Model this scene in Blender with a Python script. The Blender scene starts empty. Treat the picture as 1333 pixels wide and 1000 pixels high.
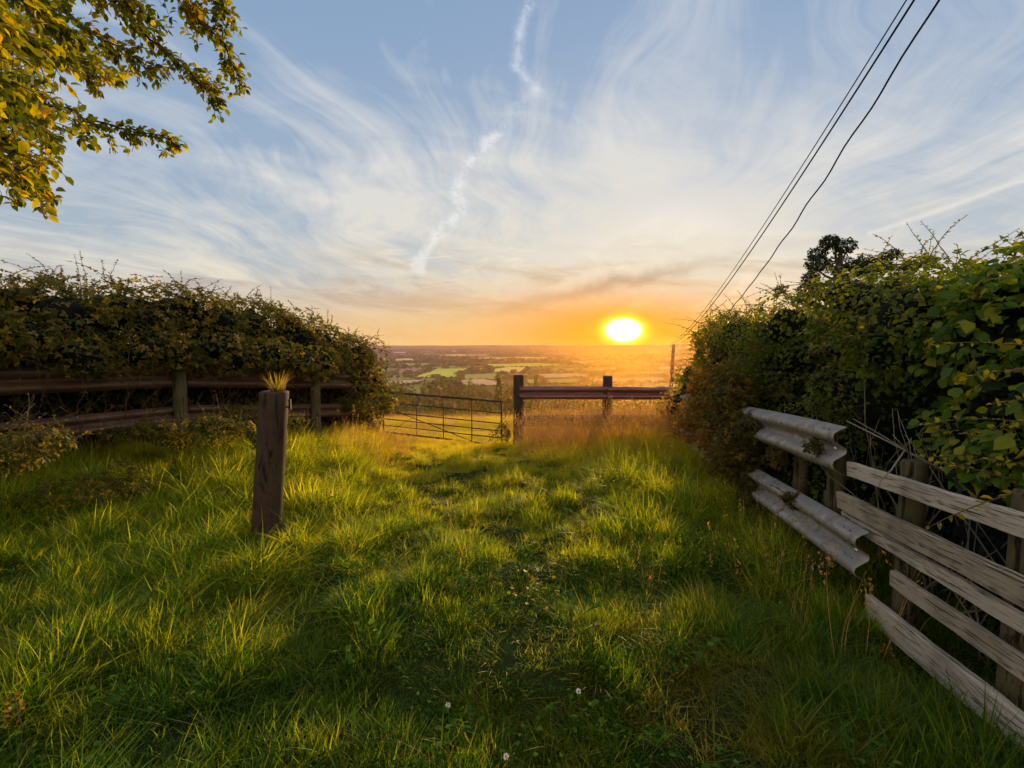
import bpy, math, random
import numpy as np
from mathutils import Vector, Matrix
random.seed(7); rng = np.random.default_rng(11)
PI = math.pi; R = math.radians
scn = bpy.context.scene; COL = scn.collection

# ------------------------------------------------------------------ camera
CAMZ, TH, F = 1.55, R(4.47), 640.0
def ray(px, py):
    u = (px-666.5)/F; w = (500-py)/F
    return Vector((u, math.cos(TH)+w*math.sin(TH), -math.sin(TH)+w*math.cos(TH)))
def P(px, py, y):
    d = ray(px, py); k = y/d.y
    return Vector((d.x*k, y, CAMZ+d.z*k))
def Pplane(px, py, a, b, off=0.0):            # meets the upright plane x = a + b*y
    d = ray(px, py); k = (a+off)/(d.x-b*d.y)
    return Vector((d.x*k, d.y*k, CAMZ+d.z*k))
cam = bpy.data.objects.new('camera', bpy.data.cameras.new('camera')); COL.objects.link(cam)
cam.location = (0, 0, CAMZ); cam.rotation_euler = (PI/2-TH, 0, 0)
cam.data.sensor_width = 36; cam.data.lens = F/1333*36; cam.data.clip_start = .05; cam.data.clip_end = 80000
scn.camera = cam
SUN_U, SUN_V = .2258, .031
SUN_AZ = math.atan(SUN_U)+R(4.5); SUN_EL = R(8)

# ------------------------------------------------------------------ ground shape
def sst(a, b, t):
    t = np.clip((t-a)/(b-a), 0, 1); return t*t*(3-2*t)
_w = [(rng.uniform(0, 2*PI), rng.uniform(0, 2*PI)) for _ in range(40)]
def bumps(x, y, n0, n1, f0):
    s = 0
    for i in range(n0, n1):
        a, ph = _w[i]; f = f0*(1+.35*(i-n0))
        s = s+np.sin((x*np.cos(a)+y*np.sin(a))*f+ph+1.3*np.sin((x*np.sin(a)-y*np.cos(a))*f*.6+ph*2))/(1+.3*(i-n0))
    return s
def track_x(y): return -.17*np.maximum(y-3.2, 0)
def ground(x, y):
    x = np.asarray(x, float); y = np.asarray(y, float)
    z = -.0083*np.clip(y-1.5, 0, 10.1)**2
    far = np.interp(y, [11.6, 13, 20, 30, 34, 60, 150, 350, 460, 3000, 9000, 13000, 17000, 22000, 40000],
                    [0, -.2, -1.06, -2.2, -2.9, -9.2, -31, -54, -59.2, -59.2, -54, -33, -6, -3, -60])
    z = z+far
    near = 1-sst(12, 20, y)
    z = z+near*.30*sst(0, 1.3, -x-(.75+.14*y))*sst(3.6, 6.6, y)
    z = z+near*.16*sst(0, 1.2, x-(.2+.05*y))*sst(5.5, 9, y)
    b = bumps(x, y, 0, 6, 2.3)*.022+bumps(x, y, 6, 12, 6.5)*.014
    z = z+b*(1-sst(25, 60, y))
    hills = bumps(x, y, 12, 17, .0009)*10+bumps(x, y, 17, 22, .0032)*1.6
    z = z+hills*sst(9000, 15000, y)
    z = z+x*1.2e-3*sst(9000, 15000, y)*0.5
    z = z+bumps(x, y, 22, 26, .012)*1.0*sst(60, 200, y)*(1-sst(3000, 9000, y))
    return z
def gz(x, y): return float(ground(x, y))

# ------------------------------------------------------------------ mesh helpers
def link(o, parent=None):
    COL.objects.link(o)
    if parent is not None: o.parent = parent
    return o
def big_mesh(name, V, faces, smooth=True, attrs=None):
    """V (n,3); faces: list of (m,k) int arrays, k the same inside one array"""
    me = bpy.data.meshes.new(name)
    V = np.ascontiguousarray(V, dtype=np.float32)
    faces = [np.asarray(f, dtype=np.int32) for f in faces if len(f)]
    loops = np.concatenate([f.ravel() for f in faces]); tot = np.concatenate([np.full(len(f), f.shape[1], dtype=np.int32) for f in faces])
    start = np.concatenate([[0], np.cumsum(tot)[:-1]]).astype(np.int32)
    me.vertices.add(len(V)); me.vertices.foreach_set('co', V.ravel())
    me.loops.add(len(loops)); me.loops.foreach_set('vertex_index', loops)
    me.polygons.add(len(tot)); me.polygons.foreach_set('loop_start', start)
    try: me.polygons.foreach_set('loop_total', tot)
    except Exception: pass
    me.polygons.foreach_set('use_smooth', np.full(len(tot), smooth, dtype=bool))
    for k, a in (attrs or {}).items():
        at = me.attributes.new(k, 'FLOAT', 'POINT'); at.data.foreach_set('value', np.ascontiguousarray(a, dtype=np.float32))
    me.update(calc_edges=True); me.validate()
    return me
class MB:
    def __init__(s): s.v = []; s.f = {}; s.r = []; s.n = 0; s.h = []
    def add(s, V, faces, rnd=None, h=None):
        V = np.asarray(V, float).reshape(-1, 3)
        for f in faces:
            f = np.asarray(f, int)
            if f.ndim == 1: f = f[None]
            if len(f): s.f.setdefault(f.shape[1], []).append(f+s.n)
        s.v.append(V); s.n += len(V)
        s.r.append(np.broadcast_to(random.random() if rnd is None else rnd, len(V)).astype(float))
        s.h.append(np.broadcast_to(0.5 if h is None else h, len(V)).astype(float))
        return s
    def box(s, c, d, rot=None, taper=1.0, rnd=None):
        hx, hy, hz = d[0]/2, d[1]/2, d[2]/2
        v = [Vector((sx*hx*(taper if sz > 0 else 1), sy*hy*(taper if sz > 0 else 1), sz*hz)) for sz in (-1, 1) for sy in (-1, 1) for sx in (-1, 1)]
        if rot is not None: v = [rot @ p for p in v]
        v = [p+Vector(c) for p in v]
        return s.add([tuple(p) for p in v], [[(0, 2, 3, 1), (4, 5, 7, 6), (0, 1, 5, 4), (2, 6, 7, 3), (0, 4, 6, 2), (1, 3, 7, 5)]], rnd)
    def tube(s, pts, rad, n=6, cap=True, rnd=None, h=None):
        pts = np.array([tuple(p) for p in pts], float); m = len(pts)
        rad = np.broadcast_to(rad, m)
        t = np.gradient(pts, axis=0); t /= np.linalg.norm(t, axis=1)[:, None]+1e-9
        up = np.array([0, 0, 1.0]) if abs(t[:, 2]).mean() < .8 else np.array([1.0, 0, 0])
        a = np.cross(t, up); a /= np.linalg.norm(a, axis=1)[:, None]+1e-9; b = np.cross(a, t)
        ang = np.arange(n)*2*PI/n
        ring = pts[:, None]+rad[:, None, None]*(np.cos(ang)[None, :, None]*a[:, None]+np.sin(ang)[None, :, None]*b[:, None])
        i = np.arange(m-1)[:, None]*n; j = np.arange(n)[None]; k = (j+1) % n
        q = np.stack([i+j, i+k, i+n+k, i+n+j], -1).reshape(-1, 4)
        fs = [q]
        if cap: fs += [np.arange(n)[::-1][None], (np.arange(n)+(m-1)*n)[None]]
        return s.add(ring.reshape(-1, 3), fs, rnd, h)
    def build(s, name, mat, parent=None, smooth=True, loc=None):
        V = np.concatenate(s.v)
        if loc is not None: V = V-np.array(loc)
        me = big_mesh(name, V, [np.concatenate(f) for f in s.f.values()], smooth, {'rnd': np.concatenate(s.r), 'h': np.concatenate(s.h)})
        me.materials.append(mat)
        o = bpy.data.objects.new(name, me); link(o, parent)
        if loc is not None and parent is None: o.location = loc
        return o
def tag(o, label=None, cat=None, group=None, kind=None):
    if label: o['label'] = label
    if cat: o['category'] = cat
    if group: o['group'] = group
    if kind: o['kind'] = kind
    return o
def thing(name, loc, label, cat, group=None, rz=0):
    o = bpy.data.objects.new(name, None); o.location = loc; o.rotation_euler = (0, 0, rz); o.empty_display_size = .2
    COL.objects.link(o); return tag(o, label, cat, group)
def nrm(a): return a/(np.linalg.norm(a, axis=-1, keepdims=True)+1e-9)

def leaves(C, D, N, S, wide=.62, detail=2, rnd=None, curl=.18):
    """leaf blades: centre-of-base C, axis D, normal N, length S -> verts, faces, rnd"""
    n = len(C); D = nrm(D); Sd = nrm(np.cross(D, N)); N = nrm(np.cross(Sd, D))
    if detail == 2:
        T = [(0, 0, 0), (-.5, .3, .5), (-.42, .68, .4), (0, 1, -1.0), (.42, .68, .4), (.5, .3, .5), (0, .33, 0), (0, .68, -.3)]
        fs4 = [(1, 2, 7, 6), (6, 7, 4, 5)]; fs3 = [(0, 1, 6), (2, 3, 7), (7, 3, 4), (0, 6, 5)]
    else:
        T = [(0, 0, 0), (-.5, .45, .5), (0, 1, -.3), (.5, .45, .5)]
        fs4 = []; fs3 = [(0, 1, 2), (0, 2, 3)]
    T = np.array(T); k = len(T)
    V = C[:, None]+S[:, None, None]*(T[None, :, 0, None]*wide*Sd[:, None]+T[None, :, 1, None]*D[:, None]+T[None, :, 2, None]*curl*N[:, None])
    base = (np.arange(n)*k)[:, None, None]
    fs = []
    if fs4: fs.append((base+np.array(fs4)[None]).reshape(-1, 4))
    fs.append((base+np.array(fs3)[None]).reshape(-1, 3))
    r = rng.random(n) if rnd is None else rnd
    return V.reshape(-1, 3), fs, np.repeat(r, k)
def rand_dirs(n): return nrm(rng.normal(size=(n, 3)))

# ------------------------------------------------------------------ shader helpers
class X:
    """tiny expression wrapper around node sockets"""
    def __init__(s, nt, sock): s.nt = nt; s.s = sock
    def _m(s, op, *o, clamp=False):
        n = s.nt.nodes.new('ShaderNodeMath'); n.operation = op; n.use_clamp = clamp
        for i, a in enumerate((s,)+o):
            if isinstance(a, X): s.nt.links.new(a.s, n.inputs[i])
            else: n.inputs[i].default_value = a
        return X(s.nt, n.outputs[0])
    def __add__(s, o): return s._m('ADD', o)
    __radd__ = __add__
    def __mul__(s, o): return s._m('MULTIPLY', o)
    __rmul__ = __mul__
    def __sub__(s, o): return s._m('SUBTRACT', o)
    def __rsub__(s, o): return (s*-1.0)._m('ADD', o)
    def __truediv__(s, o): return s._m('DIVIDE', o)
    def pw(s, o): return s._m('POWER', o)
    def mx(s, o): return s._m('MAXIMUM', o)
    def mn(s, o): return s._m('MINIMUM', o)
    def ab(s): return s._m('ABSOLUTE')
    def sq(s): return s._m('MULTIPLY', s)
    def sqrt(s): return s._m('SQRT')
    def gauss(s): return (s*-1.0)._m('EXPONENT')
    def exp(s): return s._m('EXPONENT')
    def clamp(s): return s._m('ADD', 0.0, clamp=True)
    def ss(s, a, b, lo=0., hi=1.):
        n = s.nt.nodes.new('ShaderNodeMapRange'); n.interpolation_type = 'SMOOTHSTEP'
        s.nt.links.new(s.s, n.inputs[0]); n.inputs[1].default_value = a; n.inputs[2].default_value = b
        n.inputs[3].default_value = lo; n.inputs[4].default_value = hi
        return X(s.nt, n.outputs[0])
class NT:
    def __init__(s, nt): s.nt = nt; nt.nodes.clear()
    def node(s, t, **kw):
        n = s.nt.nodes.new(t)
        for k, v in kw.items(): setattr(n, k, v)
        return n
    def put(s, n, i, v):
        if isinstance(v, X): s.nt.links.new(v.s, n.inputs[i])
        elif hasattr(v, 'default_value') or isinstance(v, bpy.types.NodeSocket): s.nt.links.new(v, n.inputs[i])
        elif isinstance(v, tuple) and len(v) == 3 and n.inputs[i].type == 'RGBA': n.inputs[i].default_value = (*v, 1)
        else: n.inputs[i].default_value = v
    def mix(s, a, b, f, mode='MIX'):
        n = s.node('ShaderNodeMix', data_type='RGBA', blend_type=mode)
        s.put(n, 0, f); s.put(n, 6, a); s.put(n, 7, b); return X(s.nt, n.outputs[2])
    def noise(s, vec, scale, detail=3, rough=.55, dist=0.0):
        n = s.node('ShaderNodeTexNoise'); 
        if vec is not None: s.put(n, 'Vector', vec)
        n.inputs['Scale'].default_value = scale; n.inputs['Detail'].default_value = detail
        n.inputs['Roughness'].default_value = rough; n.inputs['Distortion'].default_value = dist
        return X(s.nt, n.outputs[0])
    def vec(s, x, y, z):
        n = s.node('ShaderNodeCombineXYZ'); s.put(n, 0, x); s.put(n, 1, y); s.put(n, 2, z); return X(s.nt, n.outputs[0])
    def sep(s, v):
        n = s.node('ShaderNodeSeparateXYZ'); s.put(n, 0, v); return [X(s.nt, n.outputs[i]) for i in range(3)]
    def scl(s, v, sc):
        n = s.node('ShaderNodeVectorMath', operation='MULTIPLY'); s.put(n, 0, v); n.inputs[1].default_value = sc; return X(s.nt, n.outputs[0])
    def ramp(s, f, stops, interp='LINEAR'):
        n = s.node('ShaderNodeValToRGB'); n.color_ramp.interpolation = interp; e = n.color_ramp.elements
        while len(e) < len(stops): e.new(.5)
        for i, (p, c) in enumerate(stops): e[i].position = p; e[i].color = (*c, 1)
        s.put(n, 0, f); return X(s.nt, n.outputs[0])
    def pos(s): return X(s.nt, s.node('ShaderNodeNewGeometry').outputs['Position'])
    def obj(s): return X(s.nt, s.node('ShaderNodeTexCoord').outputs['Object'])
    def attr(s, name):
        n = s.node('ShaderNodeAttribute'); n.attribute_name = name; return X(s.nt, n.outputs['Fac'])
    def bump(s, h, strength=.4, dist=.01):
        n = s.node('ShaderNodeBump'); n.inputs['Strength'].default_value = strength; n.inputs['Distance'].default_value = dist
        s.put(n, 'Height', h); return X(s.nt, n.outputs[0])
    def pbr(s, col, rough=.8, metal=0., spec=.3, normal=None):
        n = s.node('ShaderNodeBsdfPrincipled'); s.put(n, 'Base Color', col); s.put(n, 'Roughness', rough); s.put(n, 'Metallic', metal)
        n.inputs['Specular IOR Level'].default_value = spec
        if normal is not None: s.put(n, 'Normal', normal)
        return n.outputs[0]
    def diff(s, col):
        n = s.node('ShaderNodeBsdfDiffuse'); s.put(n, 0, col); return n.outputs[0]
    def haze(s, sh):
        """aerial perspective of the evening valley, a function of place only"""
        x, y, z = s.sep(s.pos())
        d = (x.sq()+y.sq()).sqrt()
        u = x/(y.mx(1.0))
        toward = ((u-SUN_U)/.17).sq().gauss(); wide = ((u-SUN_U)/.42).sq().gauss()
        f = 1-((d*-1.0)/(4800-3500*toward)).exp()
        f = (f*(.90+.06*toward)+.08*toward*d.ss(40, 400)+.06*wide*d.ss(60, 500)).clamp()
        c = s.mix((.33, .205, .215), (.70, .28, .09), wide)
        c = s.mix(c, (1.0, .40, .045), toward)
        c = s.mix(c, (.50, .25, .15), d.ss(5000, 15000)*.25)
        e = s.node('ShaderNodeEmission'); s.put(e, 0, c); e.inputs[1].default_value = 1.0  # emission paints haze and sunset glow into each far surface
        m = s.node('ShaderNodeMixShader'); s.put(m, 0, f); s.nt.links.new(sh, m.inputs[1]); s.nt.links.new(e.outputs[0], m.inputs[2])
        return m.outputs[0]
    def out(s, sh):
        o = s.node('ShaderNodeOutputMaterial'); s.nt.links.new(sh, o.inputs[0])
def material(name):
    m = bpy.data.materials.new(name); m.use_nodes = True; return m, NT(m.node_tree)

def leaf_mat(name, stops, trans=.42, tcol=None, haze=False, rough=.5, patch=1.2):
    m, n = material(name)
    r = n.attr('rnd')
    pn = n.noise(n.pos(), patch, 2)
    c = n.ramp((r*.7+pn*.6-.15).clamp(), stops)
    if tcol is None: tcol = (1.9, 1.7, .45)
    t = n.mix(c, tcol, 1.0, 'MULTIPLY')
    a = n.diff(c) if haze or 'weed' in name else n.pbr(c, rough, 0, .14)
    b = n.node('ShaderNodeBsdfTranslucent'); n.put(b, 0, t)
    mx = n.node('ShaderNodeMixShader'); mx.inputs[0].default_value = trans
    n.nt.links.new(a, mx.inputs[1]); n.nt.links.new(b.outputs[0], mx.inputs[2])
    n.out(n.haze(mx.outputs[0]) if haze else mx.outputs[0]); return m
def grass_mat(name, dry=0.0):
    m, n = material(name)
    r = n.attr('rnd'); h = n.attr('h')
    ir = X(n.nt, n.node('ShaderNodeObjectInfo').outputs['Random'])
    p = n.pos(); px, py, pz = n.sep(p)
    pn = n.noise(p, .8, 3); pn2 = n.noise(p, 3.5, 2)
    t = (r*.62+ir*.22+pn*.8+pn2*.4-.60).clamp()
    c = n.ramp(t, [(.0, (.018, .060, .005)), (.32, (.060, .130, .007)), (.58, (.22, .25, .010)), (1., (.52, .41, .035))])
    if dry: c = n.mix(c, (.32, .19, .075), dry)
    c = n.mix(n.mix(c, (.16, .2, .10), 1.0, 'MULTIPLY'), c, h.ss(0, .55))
    c = n.mix((.030, .085, .006), c, py.ss(.8, 4.2, .45, 1.0))  # foreground shade put into the colour: nearest grass mixed to darker green
    dryp = (((px-.8)/.55).sq()+((py-1.9)/.8).sq()).gauss()*pn2.ss(.35, .6)
    c = n.mix(c, (.20, .14, .035), dryp*.6)
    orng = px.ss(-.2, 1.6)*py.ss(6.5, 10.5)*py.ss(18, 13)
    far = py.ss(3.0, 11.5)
    c = n.mix(c, (.42, .33, .020), far*.82)  # yellow sunlight put into the farther grass colour
    c = n.mix(c, (.50, .24, .03), orng*.55)  # orange sun glow painted into the grass near the far fence
    tc = n.mix(c, (3.0, 2.7, .6), 1.0, 'MULTIPLY')
    a = n.pbr(c, .5, 0, .25)
    b = n.node('ShaderNodeBsdfTranslucent'); n.put(b, 0, tc)
    mx = n.node('ShaderNodeMixShader'); mx.inputs[0].default_value = .6
    n.nt.links.new(a, mx.inputs[1]); n.nt.links.new(b.outputs[0], mx.inputs[2])
    n.out(mx.outputs[0]); return m
def wood_mat(name, c1, c2, rough=.85, grain=(1.5, 22, 22), crack=True, moss=0.0):
    m, n = material(name)
    o = n.obj(); s = n.scl(o, grain)
    a = n.noise(s, 3, 6, .65, .4); b = n.noise(n.scl(o, tuple(g*1.0 if g < 5 else g*1.0 for g in grain)), 2.2, 7, .72, .8); k = n.noise(o, 2.5, 3)
    c = n.mix(c1, c2, (a*1.5-.25).clamp())
    c = n.mix(c, tuple(x*.15 for x in c1), b.ss(.52, .62)*.9)
    c = n.mix(c, tuple(x*.45 for x in c1), k.ss(.5, .75)*.6)
    if moss: c = n.mix(c, (.05, .075, .02), n.noise(o, 4, 4).ss(.5, .65)*moss)
    n.out(n.pbr(c, rough, 0, .2, n.bump(a*.6-b.ss(.54, .7)*.8, .9, .006))); return m
def metal_mat(name, c1, c2, rough=.45, metal=.75, dirt=.5):
    m, n = material(name)
    o = n.obj(); a = n.noise(n.scl(o, (.7, 4, 4)), 3, 5, .6); b = n.noise(o, 14, 4, .6)
    c = n.mix(c1, c2, a.ss(.35, .65)); c = n.mix(c, (.05, .032, .02), (b*a*1.9).ss(.42, .68)*dirt)
    n.out(n.pbr(c, (b*.3+rough-.15).clamp(), metal, .3, n.bump(b, .10, .003))); return m
def flat_mat(name, col, rough=.7, metal=0., var=.3, haze=False, scale=6):
    m, n = material(name)
    a = n.noise(n.obj(), scale, 4)
    c = n.mix(tuple(x*(1-var) for x in col), tuple(min(1, x*(1+var)) for x in col), a.ss(.3, .7))
    sh = n.pbr(c, rough, metal, .3, n.bump(a, .2, .01))
    n.out(n.haze(sh) if haze else sh); return m

# ------------------------------------------------------------------ world sky
def build_world():
    w = bpy.data.worlds.new('World'); scn.world = w; w.use_nodes = True
    n = NT(w.node_tree)
    d = X(n.nt, n.node('ShaderNodeTexCoord').outputs['Generated'])
    x, y, z = n.sep(d)
    yy = y.mx(.15); u = x/yy; v = z/yy
    front = y.ss(-.1, .35)
    el = z.mx(0.0)
    base = n.ramp(el, [(0, (.78, .47, .22)), (.035, (.70, .50, .32)), (.085, (.52, .50, .50)), (.16, (.44, .52, .60)),
                       (.30, (.36, .465, .62)), (.5, (.27, .40, .60)), (1, (.16, .28, .52))])
    # physical dusk sky under the tuned gradient
    sk = n.node('ShaderNodeTexSky', sky_type='NISHITA'); sk.sun_disc = False
    sk.sun_elevation = SUN_EL; sk.sun_rotation = SUN_AZ; sk.dust_density = 2.0
    skc = n.scl(X(n.nt, sk.outputs[0]), (.11, .11, .11))
    base = n.mix(base, skc, .12)
    # cirrus on a high plane, streaks running towards the sunset
    q = z.mx(0.0)+.13
    ang = R(-6); cx, cy = x*math.cos(ang)+y*math.sin(ang)*1.0, y*math.cos(ang)-x*math.sin(ang)
    pl = n.vec(cx/q, cy/q, 0.0)
    w1 = n.noise(pl, .9, 2, .4)
    warp = n.vec(cx/q+w1*1.1, cy/q+w1*.7, 1.7)
    s1 = n.noise(n.scl(warp, (1.9, .42, 1)), 1.15, 7, .56, .15)
    s2 = n.noise(n.scl(warp, (.62, .34, 1)), .8, 4, .5)
    s3 = n.noise(n.scl(warp, (5.5, .8, 1)), 1.3, 7, .60, .25)
    s5 = n.noise(n.vec(u*2.0-v*1.5, v*7+u*1.5, 8.8), 2.0, 8, .60, .35)
    s6 = n.noise(n.scl(warp, (16, 2.6, 1)), 1.6, 6, .6, .15)
    s4 = n.noise(n.vec(u*2.2, v*13+u*1.2, 3.3), 1.6, 6, .6, .5)
    mass = (((u-.13)/.62).sq()+((v-.30)/.17).sq()).gauss()
    leftm = (((u+.75)/.55).sq()+((v-.33-(u+.75)*-.12)/.065).sq()).gauss()
    rightm = (((u-.85)/.55).sq()+((v-.36-(u-.85)*.42)/.06).sq()).gauss()
    low = v.ss(.26, .08)
    blue1 = (((u+.45)/.45).sq()+((v-.62)/.15).sq()).gauss(); blue2 = (((u-.72)/.17).sq()+((v-.30-(u-.72)*.5)/.05).sq()).gauss()
    cov = (s1-.5)*1.6+(s2-.5)*1.8+(s3-.5)*1.6+(s5-.5)*2.2*v.ss(.75, .15)+(s6-.5)*.55+mass*.62+leftm*.34+rightm*.42+low*.20-blue1*.20-blue2*.42+.33
    cl = cov.clamp()
    ccol = n.ramp(el, [(0, (.85, .52, .26)), (.06, (.80, .62, .42)), (.12, (.80, .74, .63)), (.25, (.73, .73, .72)), (.5, (.66, .69, .74))])
    near_sun = (((u-SUN_U)/.75).sq()+((v-.12)/.30).sq()).gauss()
    ccol = n.mix(ccol, (.92, .80, .58), near_sun*.45)
    c = n.mix(base, ccol, cl*.92)
    # darker wisps low down
    dk = s4.ss(.47, .68)*v.ss(.03, .07)*v.ss(.24, .11)
    c = n.mix(c, n.mix((.36, .35, .41), (.60, .44, .28), near_sun), dk*.75)
    br = n.noise(n.vec(u*2.6+4, v*16-u*.8, 9.1), 1.7, 7, .65, .8).ss(.54, .70)*v.ss(.07, .12)*v.ss(.30, .16)*((u-.2)/.55).sq().gauss()
    c = n.mix(c, (1.0, .88, .66), br*.8)
    # one long dark wisp rising to the right above the sun
    jit = (n.noise(n.vec(u*5, v*5, 0.0), 2.2, 5, .6)-.5)*.05
    wl = ((v-(.055+(u+.1)*.22+jit))/.014).sq().gauss()*(((u-.18)/.24).sq()).gauss()
    c = n.mix(c, (.42, .32, .25), wl*.7)
    # contrails: broken lines between high points
    def line(c, pts, wd, amt, col=(.86, .86, .86), js=9., ja=.05, brk=.42):
        for (a, b) in zip(pts[:-1], pts[1:]):
            pa, pb = ray(*a), ray(*b); ua, va, ub, vb = pa.x/pa.y, pa.z/pa.y, pb.x/pb.y, pb.z/pb.y
            L = math.hypot(ub-ua, vb-va); ex, ey = (ub-ua)/L, (vb-va)/L
            t = (u-ua)*ex+(v-va)*ey; q_ = (u-ua)*(-ey)+(v-va)*ex
            j = (n.noise(n.vec(u, v, 5.5), js, 5, .7)-.5)*ja
            j2 = n.noise(n.vec(u, v, 2.2), 34, 4, .7)
            m = ((q_+j)/wd).sq().gauss()*t.ss(-wd, wd*.6)*t.ss(L+wd, L-wd*.6)*j2.ss(brk-.14, brk+.14)
            c = n.mix(c, col, (m*amt).clamp())
        return c
    c = line(c, [(540, 352), (566, 308), (598, 278), (600, 225), (655, 165)], .0120, .62, (.93, .91, .87), 24, .055, .46)
    c = line(c, [(655, 165), (668, 140), (700, 118)], .016, .22, (.85, .86, .88), 14, .06, .5)
    c = line(c, [(700, 118), (672, 88), (676, 45), (692, -10)], .0095, .42, (.82, .86, .93), 16, .035, .40)
    c = line(c, [(700, 115), (745, 150), (850, 235)], .012, .16, (.80, .83, .88), 12, .05, .5)
    c = line(c, [(1130, 305), (1240, 268), (1360, 225)], .0045, .4, (.95, .88, .78), 9, .01, .3)
    # sunset glow and the blown-out sun
    hz = v.ss(.20, .0)
    g1 = (((u-SUN_U)/.62).sq()+((v-.0)/.10).sq()).gauss()
    g2 = (((u-SUN_U)/.24).sq()+((v-.02)/.075).sq()).gauss()
    c = n.mix(c, (1.0, .56, .15), g1*.85)
    c = n.mix(c, (1.12, .40, .012), g2*.97)
    g25 = (((u-SUN_U)/.10).sq()+((v-.028)/.045).sq()).gauss()
    c = n.mix(c, (1.25, .56, .03), g25*.75)
    rr = (((u-SUN_U)/.0335).sq()+((v-.031)/.0215).sq()).sqrt()+(n.noise(n.vec(u, v, 0.0), 60, 2)-.5)*.16
    c = n.mix(c, (1.3, 1.05, .06), rr.ss(2.0, .9))
    c = n.mix(c, (3.2, 2.9, 1.9), rr.ss(1.30, .62))
    back = n.ramp(z.mx(0.0), [(0, (1.02, .88, .74)), (.25, (.96, .89, .82)), (1, (.50, .54, .60))])  # unseen sky behind the camera, brightened as fill for the foreground
    c = n.mix(back, c, front)
    c = n.mix(c, (.10, .085, .05), z.ss(-.005, -.03))
    bg = n.node('ShaderNodeBackground'); n.put(bg, 0, c); bg.inputs[1].default_value = 1.0
    o = n.node('ShaderNodeOutputWorld'); n.nt.links.new(bg.outputs[0], o.inputs[0])
    w.cycles.sampling_method = 'MANUAL'; w.cycles.sample_map_resolution = 1024
build_world()
sun = bpy.data.objects.new('sun_lamp', bpy.data.lights.new('sun_lamp', 'SUN')); COL.objects.link(sun)
sun.data.energy = 5.0; sun.data.angle = R(.8); sun.data.color = (1.0, .68, .32)
sd = Vector((math.sin(SUN_AZ)*math.cos(SUN_EL), math.cos(SUN_AZ)*math.cos(SUN_EL), math.sin(SUN_EL)))
sun.rotation_euler = sd.to_track_quat('Z', 'Y').to_euler(); sun.location = sd*50

# ------------------------------------------------------------------ materials
M = {}
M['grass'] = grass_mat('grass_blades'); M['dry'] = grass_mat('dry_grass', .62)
M['bramble'] = leaf_mat('bramble_leaf', [(0, (.025, .040, .008)), (.42, (.075, .085, .012)), (.75, (.19, .14, .020)), (1, (.42, .26, .03))], .5, patch=3)
M['hawthorn'] = leaf_mat('hawthorn_leaf', [(0, (.035, .060, .008)), (.4, (.115, .145, .014)), (.7, (.22, .19, .020)), (1, (.48, .27, .02))], .5, patch=2.6)
M['rusty_sunlit_leaf'] = leaf_mat('rusty_sunlit_leaf', [(0, (.035, .040, .010)), (.35, (.10, .085, .012)), (.7, (.38, .19, .02)), (1, (.65, .30, .02))], .45, (1.8, 1.3, .5))  # orange sunlight put into the leaf colour; orange seed heads share it
M['hazel'] = leaf_mat('hazel_leaf', [(0, (.020, .055, .007)), (.4, (.075, .145, .012)), (.75, (.19, .22, .018)), (1, (.45, .33, .015))], .45, patch=3)
M['yellow_leaf'] = leaf_mat('yellowing_leaf', [(0, (.09, .13, .012)), (.5, (.24, .22, .015)), (1, (.55, .34, .012))], .5)
M['cherry'] = leaf_mat('cherry_leaf', [(0, (.025, .050, .008)), (.45, (.14, .16, .010)), (.75, (.42, .35, .014)), (1, (.32, .11, .02))], .5, (2.1, 1.9, .3), patch=4)
M['pine'] = leaf_mat('pine_needle', [(0, (.012, .022, .008)), (1, (.045, .05, .014))], .2)
M['dark_leaf'] = leaf_mat('shaded_leaf', [(0, (.008, .014, .005)), (1, (.025, .035, .010))], .2)  # leaf copy with the hedge's inner shade painted into its colour
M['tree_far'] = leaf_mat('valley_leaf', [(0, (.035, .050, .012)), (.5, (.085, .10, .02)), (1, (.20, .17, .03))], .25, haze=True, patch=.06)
M['weed'] = leaf_mat('weed_leaf', [(0, (.025, .075, .010)), (.6, (.07, .15, .02)), (1, (.18, .24, .05))], .4)
M['seed'] = leaf_mat('seed_head', [(0, (.32, .18, .06)), (1, (.66, .38, .12))], .5, (1.5, 1.3, .8))
M['shade_core'] = flat_mat('painted_deep_shade', (.008, .010, .005), 1.0, var=.6, scale=25)  # near-black colour painted in for deep hedge shade
M['bark'] = wood_mat('bark', (.07, .05, .035), (.13, .10, .07), .9, (8, 8, 2))
M['cane'] = flat_mat('cane_stem', (.10, .055, .03), .7)
M['deadtwig'] = flat_mat('dead_twig', (.24, .20, .14), .8)
M['post'] = wood_mat('dark_post_wood', (.050, .028, .016), (.080, .044, .026), .75, (9, 9, 1.6), moss=.35)
M['fpost'] = wood_mat('fence_post_wood', (.075, .055, .028), (.15, .12, .06), .9, (14, 14, 1.5), moss=.5)
M['board'] = wood_mat('weathered_board', (.38, .29, .21), (.66, .56, .44), .85, (2.0, 40, 46))
M['board_old'] = wood_mat('mossy_board', (.27, .20, .13), (.50, .41, .30), .85, (2.0, 40, 46), moss=.3)
M['steel'] = metal_mat('galvanised_steel', (.27, .235, .20), (.42, .375, .32), .58, .50, .50)
M['brown_rail'] = metal_mat('brown_stained_steel', (.085, .048, .030), (.17, .098, .062), .55, .25, .35)
M['dark_rail'] = metal_mat('dark_steel', (.17, .07, .06), (.26, .13, .12), .36, .40, .3)  # reddish sun glare put into the steel colour
M['iron'] = metal_mat('rusty_iron', (.025, .016, .012), (.06, .032, .020), .6, .5, .4)
M['black'] = flat_mat('black_rubber', (.008, .008, .009), 1.0)
M['hole'] = flat_mat('bolt_hole_dark', (.008, .007, .007), .9)
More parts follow.
